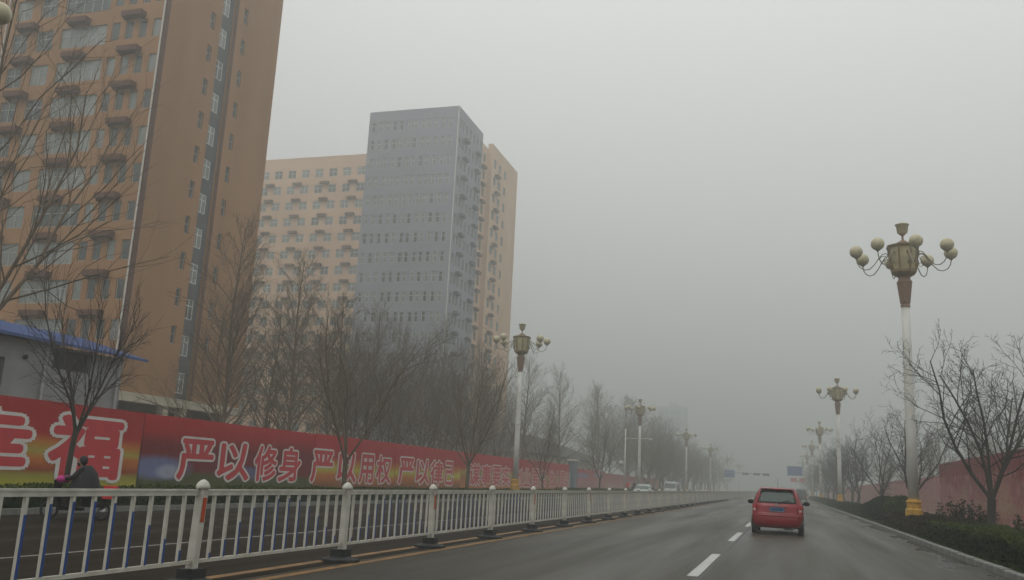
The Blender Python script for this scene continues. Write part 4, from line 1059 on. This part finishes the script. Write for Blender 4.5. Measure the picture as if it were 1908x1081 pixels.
def hatchback(label, loc, paint, name='parked_car', rz=0, detail=True):
    root = thing(name, label, 'car', loc, rz)
    S = [(.20,.16,3.68,.72,5),(.26,.05,3.78,.80,6),(.34,0,3.83,.835,6),(.46,-.015,3.845,.845,6),(.60,-.02,3.84,.845,6),(.66,.02,3.80,.845,5.5),(.74,.05,3.72,.843,5.5),
         (.86,.06,3.40,.838,5.5),(.95,.09,3.02,.825,5.5),(1.0,.13,2.86,.80,5.5),(1.1,.20,2.70,.765,5.5),(1.25,.32,2.44,.71,5.5),(1.38,.43,2.20,.655,5.2),(1.46,.55,2.02,.60,5),(1.50,.72,1.85,.54,4.5),(1.515,.95,1.6,.42,3.5)]
    body_mesh(S, 56).build('body', M[paint], root)
    rw_ = lambda t: (-(.66 - .12 * max(0, (t - 1.0) / .4)), (.66 - .12 * max(0, (t - 1.0) / .4)))
    seal = patch_end(S, [1.0, 1.04, 1.1, 1.2, 1.3, 1.38, 1.42], lambda t: (-(.73 - .30 * (t - 1.0)), (.73 - .30 * (t - 1.0))), .005); seal.build('rear_window_surround', M['black'], root)
    gl = patch_end(S, [1.05, 1.1, 1.2, 1.3, 1.35], lambda t: (-(.575 - .26 * (t - 1.0)), (.575 - .26 * (t - 1.0))), .009); gl.build('rear_window', M['car_glass'], root)
    patch_end(S, [1.0, 1.1, 1.25, 1.38], lambda t: (-(.68 - .3 * (t - 1.0)), (.68 - .3 * (t - 1.0))), .006, False).build('windscreen', M['car_glass'], root)
    for sd_ in (1, -1):
        patch_side(S, [(1.0, .62, 2.55), (1.1, .62, 2.45), (1.25, .66, 2.22), (1.36, .75, 2.05)], .006, sd_, 14).build('side_window', M['car_glass'], root)
        # tail lamp: upright cluster at the corner
        a, b = (.66, .835) if sd_ > 0 else (-.835, -.66)
        tl = patch_end(S, [.70, .78, .86, .94], lambda t: (a + (.06 if sd_ > 0 else 0) * (.94 - t) * 2, b - (.06 if sd_ < 0 else 0) * (.94 - t) * 2), .012, nx=8).build('tail_lamp', M['lens_red'], root)
        c0, c1 = (.69, .79) if sd_ > 0 else (-.79, -.69)
        patch_end(S, [.735, .775, .815], lambda t: (c0, c1), .017, nx=4).build('reversing_lens', M['lens_clear'], tl)
        mi = MB(); mi.sphere((sd_ * .95, 2.35, 1.0), .1, 10, 8, sz=(1.15, .7, .75)); mi.tube([(sd_*.78,2.38,.97),(sd_*.9,2.36,.98)], .03, 5); mi.build('wing_mirror', M['black'], root)
        h0, h1 = (.5, .8) if sd_ > 0 else (-.8, -.5)
        patch_end(S, [.62, .68, .73], lambda t: (h0, h1), .012, False, 6).build('headlight', M['lens_clear'], root)
        for k in range(2):
            dh = MB(); dh.box(sd_ * .846 - .012, sd_ * .846 + .012, 1.0 + k * 1.05, 1.16 + k * 1.05, .82, .845); dh.build('door_handle', M[paint], root)
    # tailgate and bumper seams
    sm = MB()
    for z in (.655,):
        sm.tube([(x / 20, y_at(S, x / 20, z) - .002, z) for x in range(-13, 14)], .006, 4)
    for x in (-.655, .655): sm.tube([(x, y_at(S, x, z) - .002, z) for z in (.655, .75, .85, .94, 1.0)], .006, 4)
    sm.build('tailgate_seam', M['black'], root)
    # lighter sculpted fold on the bumper
    bf = MB(); bf.tube([(x / 20, y_at(S, x / 20, .60) - .012, .60 - .0 * x) for x in range(-15, 16)], [.012] * 31, 5); bf.build('bumper_fold', M[paint], root)
    pl = MB(); py = y_at(S, .2, .80) - .03; pl.box(-.235, .235, py - .012, py, .735, .875); pp = pl.build('number_plate', M['plate'], root)
    bd = MB()
    for x0, x1, z0, z1 in ((-.225,.225,.742,.747),(-.225,.225,.863,.868),(-.225,-.220,.747,.863),(.220,.225,.747,.863)): bd.box(x0, x1, py - .014, py - .0125, z0, z1)
    bd.build('plate_border', M['char_white'], pp)
    gz = MB(); gz.box(-.3, .3, py - .02, py + .03, .885, .905); gz.build('plate_garnish', M[paint], root)
    em = MB(); ey = y_at(S, 0, .935) - .012
    em.box(-.045, -.03, ey, ey + .01, .90, .97); em.box(.03, .045, ey, ey + .01, .90, .97); em.box(-.03, .03, ey + .001, ey + .009, .93, .944)
    em.tube([(.062*cos(a*pi/8), ey + .005, .935 + .05*sin(a*pi/8)) for a in range(17)], .006, 4); em.build('badge', M['chrome'], root)
    wp = MB(); p0 = Vector((.02, y_at(S, 0, 1.0) - .03, .99)); wp.sphere(p0, .025, 8, 6); wp.tube([p0, Vector((.26, y_at(S, .26, 1.08) - .03, 1.08)), Vector((.42, y_at(S, .42, 1.09) - .025, 1.10))], [.012, .009, .006], 4); wp.build('rear_wiper', M['black'], root)
    sp = MB(); sp.add([(-.56,.44,1.455),(.56,.44,1.455),(.56,.62,1.49),(-.56,.62,1.49),(-.55,.40,1.475),(.55,.40,1.475),(.55,.66,1.512),(-.55,.66,1.512)],
                      [(3,2,1,0),(4,5,6,7),(0,1,5,4),(1,2,6,5),(2,3,7,6),(3,0,4,7)]); sp.build('roof_spoiler', M[paint], root)
    bl = MB(); bl.box(-.12, .12, .398, .41, 1.45, 1.468); bl.build('high_brake_lamp', M['lens_red'], root)
    ex = MB(); ex.tube([(.48, .12, .22), (.48, .55, .22)], .03, 8, cap=True); ex.tube([(.2, .45, .23), (.5, .45, .23)], .085, 10, cap=True); ex.build('exhaust', M['steel'], root)
    un = MB(); un.box(-.66, .66, .35, 3.4, .20, .24); un.build('underbody', M['black'], root)
    well_shades(root, S, (.62, 3.05))
    wheels(root, (.62, 3.05), .835, .29, .18)
    an = MB(); an.tube([(0, 1.9, 1.5), (0, 1.75, 1.85)], [.006, .003], 4); an.build('antenna', M['black'], root)
    return root
hatchback('small red hatchback driving ahead, seen from behind with blue number plate', (-.28, 31.75, 0), 'car_red', 'red_car', rz=R(-.8))

def sedan(label, loc, paint, name, rz, hh=1.0, van=False):
    root = thing(name, label, 'van' if van else 'car', loc, rz)
    if van:
        S = [(.25,.1,4.3,.78,6),(.35,0,4.4,.84,6),(.7,0,4.42,.85,6),(1.0,.02,4.2,.85,6),(1.1,.03,3.95,.84,6),(1.4,.06,3.6,.80,6),(1.75,.12,3.2,.76,6),(1.88,.25,3.0,.70,5),(1.92,.5,2.8,.55,4)]
        gz = [1.12, 1.25, 1.45, 1.68]; sw = [(1.15,.3,3.7),(1.4,.35,3.4),(1.66,.4,3.1)]
    else:
        S = [(.22,.15,4.35,.78,6),(.34,0,4.5,.85,6),(.62,0,4.5,.86,6),(.74,.05,4.35,.86,5.5),(.88,.15,3.7,.85,5.5),(.94,.5,3.3,.82,5.5),(1.1,.8,3.0,.74,5.5),(1.3,1.15,2.65,.66,5),(1.4,1.4,2.4,.60,4.5),(1.44,1.7,2.2,.5,3.5)]
        gz = [.96, 1.1, 1.22, 1.34]; sw = [(.97,.9,3.1),(1.15,1.05,2.8),(1.32,1.3,2.5)]
    body_mesh(S, 40).build('body', M[paint], root)
    patch_end(S, gz, lambda t: (-(interp(S, t)[3] - .08), interp(S, t)[3] - .08), .008, False).build('windscreen', M['car_glass'], root)
    patch_end(S, gz, lambda t: (-(interp(S, t)[3] - .1), interp(S, t)[3] - .1), .008, True).build('rear_window', M['car_glass'], root)
    for sd_ in (1, -1):
        patch_side(S, sw, .006, sd_).build('side_window', M['car_glass'], root)
        h0, h1 = (.5, .8) if sd_ > 0 else (-.8, -.5)
        patch_end(S, [.6, .68, .74], lambda t: (h0, h1), .012, False, 6).build('headlight', M['lens_clear'], root)
        patch_end(S, [.62, .74, .85], lambda t: (h0 * 1.02, h1 * 1.02), .012, True, 6).build('tail_lamp', M['lens_red'], root)
        mi = MB(); mi.sphere((sd_ * 1.0, 3.0, 1.05), .1, 8, 6); mi.build('wing_mirror', M['black'], root)
    patch_end(S, [.4, .5, .58], lambda t: (-.45, .45), .008, False, 6).build('grille', M['black'], root)
    well_shades(root, S, (.75, 3.5)); wheels(root, (.75, 3.5), .85, .31, .2)
    return root
sedan('pale green car on the far carriageway beyond the second lamp post', (-13.3, 92, 0), 'car_pale', 'pale_car', pi)
sedan('white van with dark windscreen approaching on the far carriageway', (-13.7, 118, 0), 'car_white', 'white_van', pi, van=True)
sedan('small dark car far ahead in the right-hand lane, half hidden by the red car', (2.35, 150, 0), 'car_dark', 'distant_car', 0, van=True)

# ================================================================== SIGNS, POLES
cp = thing('camera_pole', 'white pole with a long horizontal arm and round sign beside the second left-hand lamp', 'pole', (-17.9, 105.7, .1))
mb = MB(); mb.tube([(0,0,0),(0,0,7.6)], [.10,.07], 8, cap=True); mb.build('post', M['white'], cp)
mb = MB(); mb.tube([(0,0,6.5),(3.05,0,6.55)], .045, 6, cap=True); mb.build('arm', M['white'], cp)
mb = MB(); mb.box(2.8, 3.15, -.35, .1, 6.4, 6.56); mb.tube([(2.97,-.36,6.47),(2.97,-.45,6.47)], .06, 8, cap=True); mb.build('camera_housing', M['white'], cp)
mb = MB(); mb.tube([(-.42,-.12,3.6),(-.42,-.15,3.6)], .33, 20, cap=True); mb.tube([(-.42,-.13,3.6),(0,0,3.6)], .03, 4); mb.build('round_sign', M['frame'], cp)

gan = thing('blue_road_sign', 'blue rectangular direction sign over the road ahead on a cantilever pole', 'road sign', (6.6, 215, .1))
mb = MB(); mb.tube([(0,0,0),(0,0,6.6)], [.16,.12], 8, cap=True); mb.build('post', M['steel'], gan)
mb = MB(); mb.tube([(0,0,6.3),(-6,0,6.4)], .08, 6, cap=True); mb.tube([(0,0,5.3),(-6,0,5.35)], .08, 6, cap=True); mb.build('arm', M['steel'], gan)
mb = MB(); mb.box(-6.15, -2.9, -.15, -.1, 4.85, 6.95); sg = mb.build('sign_board', M['sign_blue'], gan)
rs = thing('red_road_banner', 'small red overhead sign with a white oval below the blue sign', 'sign', (6.9, 250, .1))
mb = MB(); mb.tube([(0,0,0),(0,0,4.6)], .1, 8, cap=True); mb.tube([(0,0,4.5),(-6.0,0,4.5)], .06, 6, cap=True); mb.build('post', M['steel'], rs)
mb = MB(); mb.box(-5.6, -1.8, -.12, -.07, 3.9, 4.9); mb.build('sign_board', M['sign_red'], rs)
mb = MB(); mb.tube([(-3.7,-.125,4.4),(-3.7,-.14,4.4)], .42, 16, cap=True); mb.build('white_oval', M['white'], rs)
tg = thing('signal_gantry', 'dark horizontal traffic signal bar reaching over the far road in fog', 'traffic light', (-17.5, 226, .1))
mb = MB(); mb.tube([(0,0,0),(0,0,5.6)], .14, 8, cap=True); mb.build('post', M['steel'], tg)
mb = MB(); mb.tube([(0,0,5.1),(13.5,0,5.2)], .09, 6, cap=True); mb.build('arm', M['steel'], tg)
for x in (7.6, 10.2, 12.4):
    mb = MB(); mb.box(x, x + 1.5, -.2, .1, 4.75, 5.25); h_ = mb.build('signal_head', M['sign_green'], tg)
    for i in range(3):
        mb = MB(); mb.tube([(x + .3 + .45 * i, -.205, 5.0), (x + .3 + .45 * i, -.24, 5.0)], .15, 10, cap=True); mb.build('signal_lens', M['black'], h_)
b2 = thing('far_blue_sign', 'small faint blue sign left of the dark signal bar in fog', 'road sign', (-17.3, 250, .1))
mb = MB(); mb.tube([(0,0,0),(0,0,6.0)], .12, 8, cap=True); mb.tube([(0,0,5.2),(4.5,0,5.2)], .07, 6, cap=True); mb.build('post', M['steel'], b2)
mb = MB(); mb.box(1.6, 4.4, -.15, -.1, 4.3, 6.2); mb.build('sign_board', M['sign_blue'], b2)

# ================================================================== PEOPLE
def skin_mesh(name, nodes, edges, sub=2):
    me = bpy.data.meshes.new(name); me.from_pydata([n[0] for n in nodes], edges, [])
    o = bpy.data.objects.new(name, me); col.objects.link(o)
    md = o.modifiers.new('skin', 'SKIN'); md.use_smooth_shade = True
    for i, n in enumerate(nodes): me.skin_vertices[0].data[i].radius = n[1]; me.skin_vertices[0].data[i].use_root = (i == 0)
    sb = o.modifiers.new('sub', 'SUBSURF'); sb.levels = sub; sb.render_levels = sub
    bpy.context.view_layer.update(); dg = bpy.context.evaluated_depsgraph_get()
    out_ = bpy.data.meshes.new_from_object(o.evaluated_get(dg)); out_.name = name
    bpy.data.objects.remove(o); bpy.data.meshes.remove(me)
    return out_
def person(label, loc, rz, coat, trousers, pose='walk', hair='black', hood=False):
    root = thing('person', label, 'person', loc, rz)
    if pose == 'walk':
        J = dict(pel=((0,0,.92),(.15,.12)), waist=((0,0,1.05),(.15,.11)), chest=((0,.01,1.28),(.18,.13)), neck=((0,.01,1.45),(.06,.06)),
                 lsh=((.17,0,1.40),(.065,.065)), lel=((.24,-.06,1.12),(.05,.05)), lha=((.24,.06,.90),(.04,.04)),
                 rsh=((-.17,0,1.40),(.065,.065)), rel=((-.24,.05,1.12),(.05,.05)), rha=((-.23,.14,.92),(.04,.04)),
                 lhi=((.09,0,.86),(.10,.10)), lkn=((.10,.14,.48),(.07,.07)), lan=((.10,.12,.10),(.05,.05)), lto=((.10,.26,.05),(.045,.04)),
                 rhi=((-.09,0,.86),(.10,.10)), rkn=((-.10,-.06,.48),(.07,.07)), ran=((-.10,-.26,.13),(.05,.05)), rto=((-.10,-.13,.05),(.045,.04)))
        hd = Vector((0, .02, 1.60))
    else:
        J = dict(pel=((0,-.12,.80),(.17,.15)), waist=((0,-.10,.93),(.17,.14)), chest=((0,.0,1.18),(.20,.15)), neck=((0,.04,1.34),(.07,.07)),
                 lsh=((.19,.02,1.28),(.08,.08)), lel=((.27,.2,1.05),(.065,.065)), lha=((.25,.46,1.02),(.045,.045)),
                 rsh=((-.19,.02,1.28),(.08,.08)), rel=((-.27,.2,1.05),(.065,.065)), rha=((-.25,.46,1.02),(.045,.045)),
                 lhi=((.11,-.08,.78),(.11,.11)), lkn=((.14,.30,.74),(.085,.085)), lan=((.13,.30,.36),(.055,.055)), lto=((.13,.42,.32),(.045,.04)),
                 rhi=((-.11,-.08,.78),(.11,.11)), rkn=((-.14,.30,.74),(.085,.085)), ran=((-.13,.30,.36),(.055,.055)), rto=((-.13,.42,.32),(.045,.04)))
        hd = Vector((0, .08, 1.47))
    names = list(J); ix = {k: i for i, k in enumerate(names)}
    E_ = [('pel','waist'),('waist','chest'),('chest','neck'),('chest','lsh'),('lsh','lel'),('lel','lha'),('chest','rsh'),('rsh','rel'),('rel','rha'),
          ('pel','lhi'),('lhi','lkn'),('lkn','lan'),('lan','lto'),('pel','rhi'),('rhi','rkn'),('rkn','ran'),('ran','rto')]
    me = skin_mesh('body', [J[k] for k in names], [(ix[a], ix[b]) for a, b in E_], 2)
    me.materials.clear(); me.materials.append(M[coat]); me.materials.append(M[trousers])
    cut = .84 if pose == 'walk' else .0
    for p in me.polygons: p.material_index = 1 if (p.center.z < cut or (pose != 'walk' and p.center.y > .05 and p.center.z < .86)) else 0
    link('body', me, root)
    h = MB(); h.sphere(hd, .105, 14, 10, sz=(.86, .98, 1.18)); h.sphere(hd + Vector((0, .10, -.01)), .02, 6, 5, sz=(.8, 1.2, 1.4))
    for s_ in (1, -1): h.sphere(hd + Vector((s_ * .09, 0, 0)), .022, 6, 5, sz=(.5, 1, 1.3))
    h.tube([hd + Vector((0, -.02, -.2)), hd + Vector((0, 0, -.08))], .05, 8); hh = h.build('head', M['skin'], root)
    e = MB()
    for s_ in (1, -1): e.sphere(hd + Vector((s_ * .035, .092, .015)), .011, 6, 5)
    e.tube([hd + Vector((-.025, .095, -.055)), hd + Vector((.025, .095, -.055))], .005, 4); e.build('face_features', M['black'], hh)
    c = MB(); c.sphere(hd + Vector((0, -.022, .025)), .118, 14, 10, sz=(.92, .95, 1.12)); c.build('hood' if hood else 'hair', M['coat_dark'] if hood else M['black'], root)
    if pose != 'walk':
        cp_ = MB(); cp_.frust(0, -.06, [(.43,.55),(.40,.75),(.33,1.0),(.26,1.2),(.15,1.33),(.10,1.38)], 18, smooth=True); cp_.build('rain_cape', M['coat_dark'], root)
        sf = MB(); sf.sphere(hd + Vector((0, .05, -.055)), .085, 10, 8, sz=(.9, .75, .8)); sf.build('scarf', M['coat_dark'], root)
    for s_, k in ((1, 'lha'), (-1, 'rha')):
        g = MB(); p = Vector(J[k][0]); dirv = (p - Vector(J[k[0] + 'el'][0])).normalized()
        g.tube([p - dirv * .02, p + dirv * .05, p + dirv * .10], [.03, .038, .03], 6, cap=True)
        for q in range(4):
            b0 = p + dirv * .09 + Vector(((q - 1.5) * .017, 0, 0)); g.tube([b0, b0 + dirv * .04, b0 + dirv * .06 + Vector((0, 0, -.02))], [.010, .009, .007], 5, cap=True)
        b0 = p + dirv * .04; g.tube([b0, b0 + Vector((-s_ * .035, .01, .01)), b0 + Vector((-s_ * .04, .03, .0)) + dirv * .03], [.011, .010, .008], 5, cap=True)
        g.build('hand', M['skin'], root)
    return root
person('person in a red coat walking on the left verge before the pink hoarding', (-20.4, 123, .1), R(195), 'coat_red', 'coat_dark')
person('person in dark clothes walking just right of the person in red', (-20.6, 130, .1), R(185), 'coat_dark', 'coat_dark')
RX, RY = -15.5, 17.4
person('person in a dark hooded rain cape on a scooter before the large slogan character', (RX, RY, 0), R(118), 'coat_dark', 'coat_dark', 'ride', hood=True).scale = (.88, .88, .88)
sc = thing('scooter', 'dark electric scooter with magenta hand muffs and a red rear box on the far carriageway', 'scooter', (RX, RY, 0), R(118))
for y in (-.55, .72):
    wl = link('wheel', None, sc, (0, y, .22)); t = MB()
    t.tube([(0, .20 * cos(a * pi / 10), .20 * sin(a * pi / 10)) for a in range(21)], .035, 6); t.build('tyre', M['tyre'], wl)
    t = MB(); t.tube([(-.03,0,0),(.03,0,0)], .1, 10, cap=True); t.build('hub', M['rim'], wl)
mb = MB(); mb.box(-.14, .14, -.1, .45, .22, .30); mb.box(-.15, .15, -.62, -.08, .32, .60); mb.tube([(0,.45,.28),(0,.56,.60),(0,.50,.98)], [.05,.05,.04], 6); mb.tube([(0,.72,.22),(0,.62,.55)], .035, 5); mb.build('frame', M['black'], sc)
mb = MB(); mb.tube([(0,-.60,.66),(0,-.3,.68),(0,-.05,.66)], [.10,.15,.10], 8, cap=True); mb.build('seat', M['black'], sc)
mb = MB(); mb.tube([(-.30,.44,1.02),(-.12,.52,1.0),(.12,.52,1.0),(.30,.44,1.02)], .016, 6); mb.build('handlebar', M['chrome'], sc)
for s_ in (1, -1):
    mb = MB(); mb.sphere((s_ * .27, .47, 1.0), .10, 10, 8, sz=(1.1, 1.1, .95)); mb.build('hand_muff', M['magenta'], sc)
mb = MB(); mb.box(-.24, .24, .60, .64, .35, .96); mb.add([(-.24,.60,.96),(.24,.60,.96),(.30,.50,1.02),(-.30,.50,1.02),(-.24,.64,.96),(.24,.64,.96),(.30,.54,1.04),(-.30,.54,1.04)], [(0,1,2,3),(7,6,5,4)])
mb.build('leg_cover', M['coat_dark'], sc)
mb = MB(); mb.box(-.17, .17, -.86, -.56, .55, .88); mb.build('rear_box', M['coat_red'], sc)
sc.scale = (.88, .88, .88)

# ================================================================== HAZE
mb = MB(); mb.box(-1450, 1450, -250, 2500, -1.02, 62)
hz = mb.build('haze', None)
hz.data.materials.clear()
hm = bpy.data.materials.new('haze_air'); hm.use_nodes = True; t = hm.node_tree; t.nodes.clear()
mo = t.nodes.new('ShaderNodeOutputMaterial'); pv = t.nodes.new('ShaderNodeVolumePrincipled')
pv.inputs['Color'].default_value = (0.83, 0.86, 0.83, 1); pv.inputs['Density'].default_value = 0.0042; pv.inputs['Anisotropy'].default_value = 0.6
t.links.new(pv.outputs[0], mo.inputs['Volume']); hz.data.materials.append(hm)
hz['kind'] = 'stuff'; hz['label'] = 'grey fog filling the air over the whole road'; hz['category'] = 'fog'
